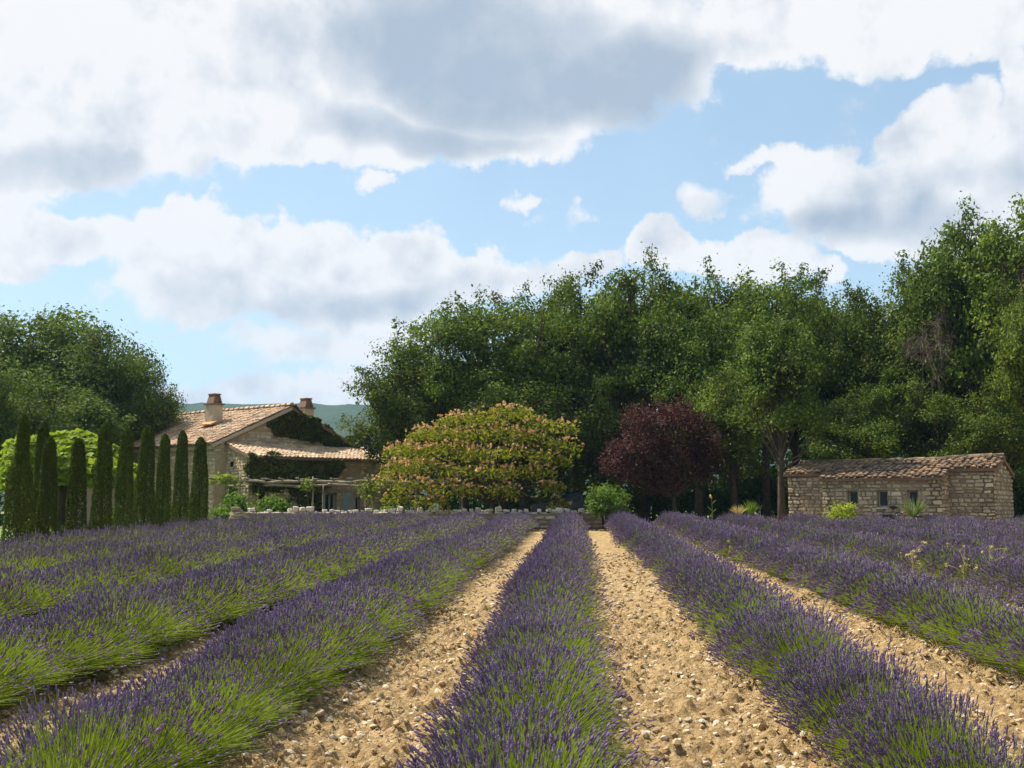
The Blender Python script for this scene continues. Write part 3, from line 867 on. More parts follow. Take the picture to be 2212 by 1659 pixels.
def build_silk_tree():
    rng = np.random.default_rng(14)
    D = 46.2; c0 = at(1030, 870, D); g = float(gz(c0.x, D)); top = c0.z - g
    pads = [  # px, py, half width px : flattened sprays laid over the dome
        (1100, 873, 58), (1020, 888, 75), (1182, 903, 70), (945, 918, 66), (1065, 918, 75), (1150, 930, 55), (1218, 948, 42), (882, 955, 56),
        (970, 952, 72), (1090, 962, 100), (1190, 975, 46), (862, 992, 42), (925, 988, 58), (1030, 1000, 80), (1140, 1000, 66), (838, 1020, 32),
        (900, 1030, 50), (980, 1038, 55), (1190, 1035, 32), (860, 1056, 36), (930, 1064, 40), (1085, 1042, 44), (1208, 1072, 26)]
    LV = []; FP = []; FO = []
    mb = MB(); T0 = np.array([0.7, 0, 0])
    mb.tube([T0 + [0, 0, -.1], T0 + [.1, 0, .9], T0 + [-.1, .1, 1.7]], [.17, .14, .10], 8)
    for layer in range(2):
        for (px, py, hw) in ([q for q in pads if q[1] < 1000] if layer else pads):
            dxn = (px - 1030) / 220.0; hz = (1100 - py) / 230.0
            depth = math.sqrt(max(.05, 1 - min(.95, dxn ** 2) - .0)) * 3.4 * (1.05 - .55 * max(0, hz))
            Dp = D - depth if layer == 0 else D + depth * .8
            p = at(px, py, Dp) if layer == 0 else at(px + rng.uniform(-30, 30), py, D) + Vector((0, Dp - D, 0))
            q = np.array([p.x - c0.x, p.y - D, p.z - g]); r = hw * D / FPX
            n = int(400 * (r / 1.6) ** 1.4 + 50)
            a = rng.uniform(0, 6.283, n); rr = np.sqrt(rng.random(n)) * r
            X = q[0] + rr * np.cos(a); Y = q[1] + rr * np.sin(a) * .9
            hang = rng.random(n) ** 1.6
            Z = q[2] - .10 - .42 * (rr / r) ** 2 * .7 - hang * .40 + .08 * np.sin(X * 5) * np.cos(Y * 4)
            LV.append(np.stack([X, Y, Z], 1))
            m = int(n * .18)
            a = rng.uniform(0, 6.283, m); rr = np.sqrt(rng.random(m)) * r
            X = q[0] + rr * np.cos(a); Y = q[1] + rr * np.sin(a) * .9
            keep = vnoise(X * 2.2, Y * 2.2, np.full(m, q[2]), 3) > .42
            Z = q[2] + .02 - .42 * (rr / r) ** 2 * .7 + rng.uniform(-.05, .08, m) + .08 * np.sin(X * 5) * np.cos(Y * 4)
            FP.append(np.stack([X, Y, Z], 1)[keep])
            s = T0 + [-.1, .1, 1.6]; e = q - [0, 0, .25]
            m1 = s * .5 + e * .5 + [0, 0, .35] + rng.normal(0, .1, 3)
            mb.tube([s, m1, e], [.06, .04, .012], 5, False)
    P = np.concatenate(LV); V, Q = leaves(rng, P, .17, None, .9, .38)
    crown = mesh_np('crown', V, [Q], [M['silk_leaf']])
    P = np.concatenate(FP); P3 = np.repeat(P, 3, 0) + rng.normal(0, .025, (len(P) * 3, 3))
    V, Q = leaves(rng, P3, .10, None, .4, .9)
    r = tree_proto('silk_tree', (mb.mesh('trunk', M['bark'], True), crown, mesh_np('blossoms', V, [Q], [M['silk_flower']])), ('trunk', 'crown', 'blossoms'))
    r.matrix_basis = Matrix.Translation((c0.x, D, g))
    tag(r, 'wide umbrella shaped silk tree covered in peach pink blossoms', 'tree')


build_silk_tree()


def build_plum():
    D = 44.6; c = at(1440, 880, D); g = float(gz(c.x, D)); rng = np.random.default_rng(3)
    lob = [(1440, 905, 60), (1370, 930, 55), (1505, 935, 50), (1350, 980, 45), (1420, 965, 70), (1490, 985, 60), (1375, 1005, 45), (1330, 975, 25), (1395, 900, 30),
           (1450, 1015, 55), (1530, 965, 30), (1525, 1010, 30), (1405, 1035, 25), (1320, 1000, 18), (1470, 890, 30), (1345, 1020, 16)]
    P = []; mb = MB()
    x0 = at(1457, 1100, D).x - c.x
    mb.tube([(x0, 0, -.1), (x0 + .03, 0, .8), (x0 - .05, 0, 1.35)], [.13, .10, .085], 8)
    for dy in (-1, 0, 1):
        for (px, py, r) in [(a_, b_ + 6, c_ * .84) for (a_, b_, c_) in lob]:
            p = at(px + dy * rng.uniform(-14, 14), py, D); rr = r * D / FPX
            q = np.array([p.x - c.x, dy * rng.uniform(.6, 1.3), p.z - g])
            n = int(1250 * (rr / 1.1) ** 1.4) // (1 if dy <= 0 else 2)
            cc = q + unit(rng, 14) * rr * rng.uniform(.4, 1.15, (14, 1))
            P.append(cc[rng.integers(0, 14, n)] + rng.normal(size=(n, 3)) * .16)
            s = np.array([x0 - .05, 0, 1.3]); mb.tube([s, s * .5 + q * .5 + rng.normal(0, .08, 3), q], [.055, .035, .01], 5, False)
    P = np.concatenate(P); V, Q = leaves(rng, P, .10, (P - [0, 0, 2.6]) * .3, .4, .6)
    r = tree_proto('plum_tree', (mb.mesh('trunk', M['bark'], True), mesh_np('crown', V, [Q], [M['plum_leaf']])))
    r.matrix_basis = Matrix.Translation((c.x, D, g))
    tag(r, 'purple leaved plum tree with a dark crown, at the edge of the wood', 'tree')


build_plum()


def build_dead():
    for (px, py, D, rpx, seed, lb) in ((2015, 715, 44.4, 72, 1, 'bare grey brown dead tree crown in front of the tall oaks'),):
        rng = np.random.default_rng(seed)
        p = at(px, py, D); g = float(gz(p.x, D)); h = p.z - g; r = rpx * D / FPX
        mb = MB(); mb.tube([(.9, .8, -.1), (.7, .6, h * .5), (.1, .1, h * .8)], [.10, .07, .03], 7)
        tips = []
        for i in range(22):
            e = np.array([0, 0, h]) + unit(rng, 1)[0] * r * [1.15, .8, 1.25] * rng.uniform(.3, 1.1)
            s = np.array([.1, .1, h * rng.uniform(.72, .9)]) + rng.normal(0, .3, 3) * r
            m1 = (s + e) / 2 + rng.normal(0, .12, 3)
            mb.tube([s, m1, e], [.022, .014, .005], 4, False); tips.append((m1, e))
        n = 1100
        k = rng.integers(0, len(tips), n); f = rng.random(n)[:, None]
        A = np.array([t[0] for t in tips])[k] * (1 - f) + np.array([t[1] for t in tips])[k] * f
        E = A + unit(rng, n) * rng.uniform(.15, .5, (n, 1)) + [0, 0, -.08]
        V, Q = ribbons(A, (A + E) / 2 + rng.normal(0, .03, (n, 3)), E, .006, .003, rng)
        r_ = tree_proto('dead_tree', (mb.mesh('trunk', M['twig']), mesh_np('twigs', V, [Q], [M['twig']])), ('trunk', 'twigs'))
        r_.matrix_basis = Matrix.Translation((p.x, D, g))
        tag(r_, lb, 'dead tree')


build_dead()


# ------------------------------------------------------------------ masonry pieces
def stone_variants(mat, n=8, seed=1, c=.22):
    out = []; rng = np.random.default_rng(seed)
    for i in range(n):
        # chamfered box, corners jittered: 24 vertices
        V = []; idx = {}
        for sx in (-1, 1):
            for sy in (-1, 1):
                for sz in (-1, 1):
                    j = 1 - rng.uniform(0, .30, 3)
                    p = np.array([sx, sy, sz]) * .5 * j
                    for ax in range(3):
                        q = p.copy()
                        for b in range(3):
                            if b != ax: q[b] -= np.sign(q[b]) * c * .5 * rng.uniform(.6, 1.3)
                        idx[(sx, sy, sz, ax)] = len(V); V.append(q)
        Q = []; T = []
        for ax in range(3):
            b, d = [k for k in range(3) if k != ax]
            for s in (-1, 1):
                cs = []
                for (u, v) in ((-1, -1), (1, -1), (1, 1), (-1, 1)):
                    k = [0, 0, 0]; k[ax] = s; k[b] = u; k[d] = v; cs.append(idx[(*k, ax)])
                Q.append(cs if (s > 0) != (ax == 1) else cs[::-1])
        for ax in range(3):   # edges parallel to ax
            b, d = [k for k in range(3) if k != ax]
            for u in (-1, 1):
                for v in (-1, 1):
                    def id_(s, face):
                        k = [0, 0, 0]; k[ax] = s; k[b] = u; k[d] = v; return idx[(*k, face)]
                    Q.append([id_(-1, b), id_(1, b), id_(1, d), id_(-1, d)])
        for sx in (-1, 1):
            for sy in (-1, 1):
                for sz in (-1, 1): T.append([idx[(sx, sy, sz, a)] for a in range(3)])
        out.append(mesh_np('stone', np.array(V), [np.array(Q), np.array(T)], [mat]))
    return out


def tile_variants(mat, n=4, seed=2):
    out = []; rng = np.random.default_rng(seed); k = 6
    for i in range(n):
        V = []
        for (y, s) in ((0, 1.0), (1, .86)):
            for j in range(k + 1):
                t = math.pi * j / k
                V.append((-.5 * math.cos(t) * s * (1 + .03 * rng.normal()), y, math.sin(t) * s * .5 * (1 + .05 * rng.normal())))
        Q = [(j, j + 1, k + 2 + j, k + 1 + j) for j in range(k)]
        T = [(0, j + 1, j) for j in range(1, k)] + [(k + 1, k + 1 + j, k + 2 + j) for j in range(1, k)]
        Q.append((0, k + 1, 2 * k + 1, k))
        out.append(mesh_np('roof_tile', np.array(V), [np.array(Q), np.array(T)], [mat]))
    return out


def pieces(name, parent, mats, variants, mass_mat, cap=300):
    """the pieces nearest the camera become objects, the rest one mass"""
    o = sorted(range(len(mats)), key=lambda i: (mats[i].translation - Vector((0, 0, EYE))).length)
    for r, i in enumerate(o[:cap]): obj(name, variants[i % len(variants)], parent, mats[i])
    rest = o[cap:]
    if rest:
        Vs, Fs, n = [], {}, 0
        for i in rest:
            me = variants[i % len(variants)]
            V = np.empty(len(me.vertices) * 3, np.float32); me.vertices.foreach_get('co', V); V = V.reshape(-1, 3)
            A = np.array(mats[i]); Vs.append(V @ A[:3, :3].T + A[:3, 3])
            for p in me.polygons: Fs.setdefault(len(p.vertices), []).append([v + n for v in p.vertices])
            n += len(V)
        m = obj(name + '_mass', mesh_np(name + '_mass', np.concatenate(Vs), [np.array(f) for f in Fs.values()], [mass_mat]), parent)
        m['kind'] = 'stuff'


def frame(p, x, y, z, sx=1, sy=1, sz=1):
    m = Matrix.Identity(4)
    for i in range(3):
        m[i][0] = x[i] * sx; m[i][1] = y[i] * sy; m[i][2] = z[i] * sz; m[i][3] = p[i]
    return m


ZV = Vector((0, 0, 1))


def wall_body(parent, name, P0, u, n, width, z0, top, openings, thick, mat):
    """wall slab with real openings. top: [(u, z)...] polyline"""
    us = sorted({0, width, *[a for a, _ in top if 0 <= a <= width], *[o[0] for o in openings], *[o[1] for o in openings]})
    zs = sorted({z0, *[o[2] for o in openings], *[o[3] for o in openings]})
    topf = lambda a: float(np.interp(a, [t[0] for t in top], [t[1] for t in top]))
    mb = MB()
    for a, b in zip(us[:-1], us[1:]):
        for i, za in enumerate(zs):
            last = i == len(zs) - 1
            ta, tb = (topf(a), topf(b)) if last else (zs[i + 1], zs[i + 1])
            if any(o[0] <= a and b <= o[1] and o[2] <= za and not last and ta <= o[3] for o in openings): continue
            W = lambda q, z, d: P0 + u * q - n * d + ZV * (z - P0.z)
            mb.hexa([W(a, za, 0), W(b, za, 0), W(b, tb, 0), W(a, ta, 0), W(a, za, thick), W(b, za, thick), W(b, tb, thick), W(a, ta, thick)])
    return obj(name, mb.mesh(name, mat), parent)


def stone_face(parent, P0, u, n, width, z0, top, openings, variants, mass, seed, sw=(.16, .40), sh=(.11, .20), proud=.02, cap=300, skip=None):
    rng = random.Random(seed); out = []
    topf = lambda a: float(np.interp(a, [t[0] for t in top], [t[1] for t in top]))
    z = z0
    while z < max(t[1] for t in top):
        h = rng.uniform(*sh); a = -rng.random() * .1
        while a < width - .05:
            w = rng.uniform(*sw); b = min(a + w, width + .01)
            a2 = max(a, -.01); hh = h * rng.uniform(.68, 1.12)
            for o in openings:
                if o[2] - .02 < z + hh and z < o[3] + .05 and a2 < o[1] + .015 and b > o[0] - .015:
                    if a2 < o[0] - .08: b = o[0] - .015
                    elif b > o[1] + .08: a2 = o[1] + .015
            mid = (a2 + b) / 2
            if b - a2 > .07 and z + hh < min(topf(max(0, a2)), topf(min(width, b))) + .02 and not any(o[0] - .01 < b and a2 < o[1] + .01 and o[2] - .02 < z + hh and z < o[3] + .05 for o in openings) and not (skip and skip(mid, z)):
                c = P0 + u * mid + n * (rng.uniform(-.02, .012) + proud - .05) + ZV * (z + h / 2 + rng.uniform(-.01, .01) - P0.z)
                t = rng.uniform(-.11, .11)
                uu = (u * math.cos(t) + ZV * math.sin(t)); zz = (ZV * math.cos(t) - u * math.sin(t))
                fl = rng.choice((1, -1))
                out.append(frame(c, uu * fl, n * fl, zz, (b - a2) - .012, .13, hh - .008))
            a = max(a + .08, b)
        z += h
    pieces('stone', parent, out, variants, mass, cap)


def roof_slope(parent, P, a, b, n, width, length, tw, tl, variants, mass, cap, seed, bed=True, jit=1.0, skip=None):
    """P lower left corner, a across, b up the slope"""
    rng = random.Random(seed); out = []
    if bed:
        mb = MB(); c = P + a * (width / 2) + b * (length / 2) - n * .06
        mb.box(c, width / 2, length / 2, .05, a, b, n)
        parent = obj('roof', mb.mesh('roof', M['tile_bed']), parent)
    nc = max(1, round(width / tw)); nr = max(1, round(length / (tl * .80)))
    w = width / nc; l = length / nr
    for i in range(nc):
        for j in range(nr):
            if skip and skip((i + .5) * w, (j + .5) * l): continue
            t = rng.gauss(0, .035) * jit
            aa = a * math.cos(t) + b * math.sin(t); bb = b * math.cos(t) - a * math.sin(t)
            bt = (bb - n * .05).normalized(); nt = aa.cross(bt); nt = nt if nt.dot(n) > 0 else -nt
            c = P + a * ((i + .5) * w + rng.gauss(0, .008) * jit) + b * (j * l - .03 + rng.gauss(0, .02) * jit) + n * (.012 + rng.gauss(0, .006) * jit + .02)
            out.append(frame(c, aa, bt, nt, w * .86, tl, w * .50 * rng.uniform(.9, 1.12)))
    pieces('roof_tile', parent, out, variants, mass, cap)
    return parent


STONES = stone_variants(M['stone'], 8, 1)
M['house_stone'] = surf_mat('house_stone', [(.36, .265, .16), (.50, .385, .25), (.56, .46, .32)], 9, .92, .6, 45, obj_var=.3)
M['house_stone_mass'] = surf_mat('house_stone_mass', [(.36, .265, .16), (.50, .385, .25), (.56, .46, .32)], 9, .92, .6, 45, isl_var=.3)
M['house_mortar'] = surf_mat('house_mortar', [(.34, .25, .15), (.45, .35, .23)], 7, .95, .6, 50)
HSTONES = stone_variants(M['house_stone'], 8, 16)
WSTONES = stone_variants(M['wall_stone'], 8, 6)
CAPS = stone_variants(M['cap_stone'], 8, 7, .30)
TILES = tile_variants(M['tile'], 4, 2)
TILES_P = tile_variants(M['tile_pale'], 4, 3)
TILES_H = tile_variants(M['tile_hut'], 4, 4)


def mbobj(name, parent, mat, fn, smooth=False, M_=None):
    mb = MB(); fn(mb); return obj(name, mb.mesh(name, mat, smooth), parent, M_)


# ------------------------------------------------------------------ farmhouse
HA = Vector((-13.78, 51.0, 0)); HG = Vector((.766, .643, 0)).normalized(); HR = Vector((-.80, .60, 0)).normalized()
HN = Vector((HG.y, -HG.x, 0))          # gable faces right and forward
HF = Vector((-HR.y, -HR.x, 0)) if False else Vector((-.60, -.80, 0))
W_G, Z_E, Z_R, L_H = 7.5, 4.42, 6.22, 13.0


def build_house():
    h = thing('farmhouse', (HA.x, HA.y, 0), 'stone Provencal farmhouse with tiled gable roof and lower lean-to', 'house')
    gtop = [(0, Z_E), (W_G / 2, Z_R), (W_G, Z_E)]
    A = HA + HG * .12 - HN * .0
    gw = wall_body(h, 'gable_wall', HA.copy(), HG, HN, W_G, -.2, [(0, Z_E - .05), (W_G / 2, Z_R - .08), (W_G, Z_E - .05)], [], .5, M['house_mortar'])
    stone_face(gw, HA.copy(), HG, HN, W_G, 3.9, [(0, Z_E - .12), (W_G / 2, Z_R - .15), (W_G, Z_E - .12)], [], HSTONES, M['house_stone_mass'], 3, (.18, .42), (.11, .19))
    # left long wall
    P1 = HA + HR * L_H
    lw = wall_body(h, 'side_wall', P1, -HR, HF, L_H, -.2, [(0, Z_E - .25), (L_H, Z_E - .25)], [], .5, M['house_mortar'])
    stone_face(lw, P1, -HR, HF, L_H, 1.2, [(0, Z_E - .3), (L_H, Z_E - .3)], [], HSTONES, M['house_stone_mass'], 4, (.2, .5), (.13, .24), cap=140,
               skip=lambda a, z: a < L_H - 5)
    P2 = HA + HG * W_G
    wall_body(h, 'side_wall', P2, HR, -HF, L_H, -.2, [(0, Z_E - .25), (L_H, Z_E - .25)], [], .5, M['house_mortar'])
    wall_body(h, 'back_wall', P2 + HR * L_H, -HG, -HN, W_G, -.2, [(0, Z_E - .05), (W_G / 2, Z_R - .08), (W_G, Z_E - .05)], [], .4, M['house_mortar'])
    # main roof
    rise = Z_R - Z_E; half = W_G / 2
    over = .35
    bl = (HG * half + ZV * rise).normalized(); sl = math.hypot(half, rise) + over
    nl = HR.cross(bl).normalized(); nl = nl if nl.z > 0 else -nl
    Pl = HA - bl * over - HR * .22 + ZV * (Z_E + .10)
    ro = roof_slope(h, Pl + HR * (L_H + .4), -HR, bl, nl, L_H + .4, sl, .23, .42, TILES, M['tile_mass'], 300, 5, jit=1.5)
    br = (-HG * half + ZV * rise).normalized()
    nr = HR.cross(br).normalized(); nr = nr if nr.z > 0 else -nr
    Pr = HA + HG * W_G - br * over - HR * .22 + ZV * (Z_E + .10)
    roof_slope(h, Pr, HR, br, nr, L_H + .4, sl, .23, .42, TILES, M['tile_mass'], 0, 6)
    # ridge tiles
    out = []; rng = random.Random(2)
    for i in range(34):
        c = HA + HG * half + ZV * (rise + Z_E + .17 + rng.uniform(-.01, .015)) + HR * (-.25 + i * .39)
        out.append(frame(c, HG, HR, ZV, .27, .43, .24))
    c0 = [frame(m.translation + Vector((0, 0, -.0)), HG, HR, ZV, .27, .43, .24) for m in out]
    pieces('ridge_tile', ro, c0, TILES_P, M['tile_mass'], 300)
    # cornice row of tiles under the left eave and a verge strip on the gable
    mbobj('verge', h, M['chimney'], lambda mb: mb.box(Pl + bl * (sl / 2) - nl * .10 + HR * .06, .08, sl / 2, .07, HR, bl, nl))
    mbobj('eave', h, M['chimney'], lambda mb: mb.box(HA + HR * (L_H / 2) + HF * .09 + ZV * (Z_E - .17), L_H / 2, .10, .12, HR, HF, ZV))
    # lean-to
    dep, zt, ze = 2.3, 4.36, 3.72
    k0, k1 = .60, 7.95
    A0 = HA + HG * k0; F0 = A0 + HN * dep; wF = k1 - k0
    front_top = ze - .06
    D1 = (3.92, 4.58, -.2, 2.10)      # door
    D2 = (5.62, 5.90, .9, 1.95)         # small window
    D3 = (.35, .95, .75, 2.3)                         # window at the corner behind the shrub
    lf = wall_body(h, 'lean_to_wall', F0.copy(), HG, HN, wF, -.2, [(0, front_top), (wF, front_top)], [D1, D2, D3], .4, M['house_mortar'])
    stone_face(lf, F0.copy(), HG, HN, wF, -.1, [(0, front_top), (wF, front_top)], [D1, D2, D3], HSTONES, M['house_stone_mass'], 7, (.18, .42), (.12, .2))
    ls = wall_body(h, 'lean_to_side_wall', A0.copy(), HN, -HG, dep, -.2, [(0, zt - .1), (dep, front_top)], [], .4, M['house_mortar'])
    stone_face(ls, A0.copy(), HN, -HG, dep, -.1, [(0, zt - .12), (dep, front_top)], [], HSTONES, M['house_stone_mass'], 8, (.15, .34), (.10, .18), proud=.03)
    wall_body(h, 'lean_to_side_wall', F0 + HG * wF, -HN, HG, dep, -.2, [(0, front_top), (dep, zt - .1)], [], .4, M['house_mortar'])
    bb = (-HN * dep + ZV * (zt - ze)).normalized(); nn = HG.cross(bb).normalized(); nn = nn if nn.z > 0 else -nn
    ln = math.hypot(dep, zt - ze) + .28
    lr = roof_slope(h, F0 - HG * .15 - bb * .28 + ZV * (ze + .08), HG, bb, nn, wF + .3, ln, .215, .42, TILES_P, M['tile_mass'], 300, 9, jit=.7)
    # little hole in the side wall, door, shutters
    mbobj('vent_hole', h, M['void'], lambda mb: mb.box(A0 + HN * .62 - HG * .045 + ZV * 3.42, .10, .03, .12, HN, HG, ZV))
    dc = F0 + HG * ((D1[0] + D1[1]) / 2) - HN * .22
    d = mbobj('door', h, M['frame'], lambda mb: [mb.box(dc + HG * sx * .28 + ZV * 1.0, .035, .03, 1.08, HG, HN, ZV) for sx in (-1, .12, 1)] + [mb.box(dc + ZV * 2.06, .30, .03, .03, HG, HN, ZV)])
    mbobj('pane', d, M['glass'], lambda mb: mb.box(dc + ZV * 1.0 - HN * .05, .29, .01, 1.05, HG, HN, ZV))
    for sx, w in ((D1[0] - .33, .30), (D1[1] + .58, .30)):
        c = F0 + HG * sx + HN * .075 + ZV * 1.05
        sh = mbobj('shutter', h, M['shutter'], lambda mb: [mb.box(c + HG * (q * .15), .072, .02, 1.05, HG, HN, ZV) for q in (-1.5, -.5, .5, 1.5)])
        mbobj('batten', sh, M['shutter'], lambda mb: [mb.box(c + ZV * q + HN * .03, w - .02, .014, .05, HG, HN, ZV) for q in (-.7, .75)])
    for (o, nm) in ((D2, 'window'), (D3, 'window')):
        c = F0 + HG * ((o[0] + o[1]) / 2) - HN * .2 + ZV * ((o[2] + o[3]) / 2); hw, hh = (o[1] - o[0]) / 2, (o[3] - o[2]) / 2
        w = mbobj(nm, h, M['frame'], lambda mb: [mb.box(c + HG * q * (hw - .03), .03, .03, hh, HG, HN, ZV) for q in (-1, 1)] + [mb.box(c + ZV * q * (hh - .03), hw, .028, .03, HG, HN, ZV) for q in (-1, 1)])
        mbobj('pane', w, M['glass'], lambda mb: mb.box(c - HN * .04, hw, .01, hh, HG, HN, ZV))
    mbobj('lintel', h, M['pole'], lambda mb: mb.box(F0 + HG * ((D1[0] + D1[1]) / 2) + HN * .01 + ZV * 2.2, .55, .05, .085, HG, HN, ZV))
    # chimneys
    for (px, py, D, hgt, w, d_) in ((462, 906, 54.2, .72, .27, .28), (660, 915, 57.5, .78, .27, .28)):
        p = at(px, py, D)
        c = mbobj('chimney', h, M['chimney'], lambda mb: mb.box(p + ZV * (hgt / 2 - .35), w, d_, hgt / 2 + .35, HG, HR, ZV))
        mbobj('chimney_ledge', c, M['tile_bed'], lambda mb: mb.box(p + ZV * (hgt + .03), w + .06, d_ + .06, .04, HG, HR, ZV))
        def capf(mb):
            z0 = hgt + .07
            for sx in (-1, 1):      # two leaning tile slabs and a flat top
                a = p + HG * sx * (w - .03) + ZV * z0; b = p + HG * sx * (w * .52) + ZV * (z0 + .42)
                t = HG * (-sx * .06)
                mb.hexa([a - HR * d_, a + HR * d_, b + HR * d_ * .8, b - HR * d_ * .8, a + t - HR * d_, a + t + HR * d_, b + t + HR * d_ * .8, b + t - HR * d_ * .8])
            mb.box(p + HR * (d_ * .5) + ZV * (z0 + .2), w * .6, .04, .2, HG, HR, ZV)
            mb.box(p - HR * (d_ * .45) + ZV * (z0 + .2), w * .42, .04, .2, HG, HR, ZV)
            mb.box(p + ZV * (z0 + .45), w * .66, d_ * .9, .035, HG, HR, ZV)
        mbobj('chimney_cap', c, M['tile_hutp'], capf)
    # clay patch under the first chimney
    p = at(458, 913, 54.0)
    mbobj('flashing', h, M['tile_clay'], lambda mb: mb.box(p - bl * .12 + nl * .05, .42, .26, .03, HR, bl, nl))
    # ivy
    rng = np.random.default_rng(12)

    def ivy(name, label, P0, u, n, poly, cnt, size, thick, mat, extra=None):
        from mathutils.geometry import intersect_point_tri_2d
        xs = [q[0] for q in poly]; zs = [q[1] for q in poly]; pts = []
        pa = np.array(poly)

        def inside(a, z):
            c = np.zeros(len(a), bool); j = len(pa) - 1
            for i in range(len(pa)):
                xi, yi = pa[i]; xj, yj = pa[j]
                with np.errstate(divide='ignore', invalid='ignore'):
                    hit = ((yi > z) != (yj > z)) & (a < (xj - xi) * (z - yi) / (yj - yi + 1e-12) + xi)
                c ^= hit; j = i
            return c
        a = rng.uniform(min(xs) - .2, max(xs) + .2, cnt * 4); z = rng.uniform(min(zs) - .2, max(zs) + .2, cnt * 4)
        wob = (vnoise(a * 2.2, z * 2.2, None, 4) - .5) * .55
        k = inside(a + wob, z + wob * .8)
        a, z = a[k][:cnt], z[k][:cnt]
        d = (.04 + thick * vnoise(a * 1.9, z * 1.9, None, 9) * rng.random(len(a)) ** .5)
        P = np.array(P0)[None] + np.outer(a, np.array(u)) + np.outer(d, np.array(n)); P[:, 2] = z
        V, Q = leaves(rng, P, size, np.array(n)[None] * .9, .45, .85)
        o = obj(name, mesh_np(name, V, [Q], [mat])); tag(o, label, 'ivy')
        return o
    hz = lambda a: float(np.interp(a, [0, W_G / 2, W_G], [Z_E, Z_R, Z_E]))
    ivy('gable_ivy', 'rusty green creeper covering the upper right of the house gable', HA, HG, HN,
        [(2.55, 5.45), (3.2, 5.95), (3.75, 6.38), (4.3, 6.2), (7.75, 4.55), (7.6, 4.32), (6.0, 4.55), (4.6, 4.62), (3.6, 4.85), (2.5, 5.2)], 5200, .15, .28, M['ivy_leaf'])
    ivy('lean_to_ivy', 'dark ivy hanging under the lean-to roof edge of the farmhouse', F0, HG, HN,
        [(-.25, 3.8), (4.6, 3.75), (4.9, 3.4), (4.3, 2.6), (3.6, 2.2), (3.4, .4), (2.7, .3), (2.3, 1.9), (1.2, 2.3), (.35, 2.0), (-.2, 2.6)], 5600, .15, .42, M['ivy_leaf'])


CAPS_MIX = STONES
M['tile_hutp'] = surf_mat('tile_hutp', [(.17, .10, .065), (.28, .18, .12)], 6, .9, .4)
M['tile_clay'] = surf_mat('tile_clay', [(.50, .25, .11), (.58, .32, .16)], 6, .9, .4)
build_house()


# ------------------------------------------------------------------ field wall, cairn, pergola
def build_wall():
    y0 = 43.6; xa, xb = -10.6, 3.55
    z0 = float(gz(0, 43.5)); zt = 1.20
    w = thing('dry_stone_wall', ((xa + xb) / 2, y0, z0), 'low dry stone wall with white stones set along its top, in front of the farmhouse', 'wall')
    u = Vector((1, 0, 0)); n = Vector((0, -1, 0)); P0 = Vector((xa, y0, z0))
    mbobj('wall_core', w, M['mortar'], lambda mb: mb.box((P0 + u * ((xb - xa) / 2) + Vector((0, .22, (zt - z0) / 2 - .2))), (xb - xa) / 2, .2, (zt - z0) / 2 + .17))
    stone_face(w, P0, u, n, xb - xa, z0 + .05, [(0, zt - .03), (xb - xa, zt - .03)], [], WSTONES, M['stone_mass'], 12, (.2, .5), (.10, .19), proud=.05, cap=300)
    rng = random.Random(3); out = []; slabs = []
    x = xa
    while x < xb - .1:
        l = rng.uniform(.35, .75); 
        slabs.append(frame(Vector((x + l / 2, y0 + .2, zt + .0)), u, Vector((0, 1, 0)), ZV, l - .02, .52, .075)); x += l
    pieces('capping_slab', w, slabs, CAPS, M['cap_stone'])
    x = xa + .1
    while x < xb - .1:
        s = rng.uniform(.10, .36); hh = s * rng.uniform(.35, .8)
        if rng.random() < .86:
            t = rng.uniform(0, 6.28); c, s_ = math.cos(t), math.sin(t)
            out.append(frame(Vector((x + s / 2, y0 + rng.uniform(.05, .25), zt + .035 + hh * .45)), Vector((c, s_, rng.uniform(-.2, .2))).normalized(), Vector((-s_, c, 0)), ZV, s, s * .8, hh))
        x += s * rng.uniform(.75, 1.25)
    pieces('top_stone', w, out, CAPS, M['cap_stone'])
    # pile of flat stones at the left end
    p = at(512, 1100, 43.0)
    c = thing('stone_pile', (p.x, 43.0, float(gz(p.x, 43))), 'pile of flat stones at the left end of the low wall', 'stone pile')
    z = float(gz(p.x, 43)); i = 0
    while z < 1.42:
        h = rng.uniform(.07, .13); w_ = .50 - .22 * max(0, (z - .9) / .6) + rng.uniform(-.05, .05)
        t = rng.uniform(-.4, .4)
        obj('stone', STONES[i % 8], c, frame(Vector((p.x + rng.uniform(-.05, .05), 43 + rng.uniform(-.04, .04), z + h / 2)), Vector((math.cos(t), math.sin(t), rng.uniform(-.08, .1))).normalized(), Vector((-math.sin(t), math.cos(t), 0)), ZV, w_ * 1.3, w_, h * 1.1))
        z += h * .92; i += 1


build_wall()


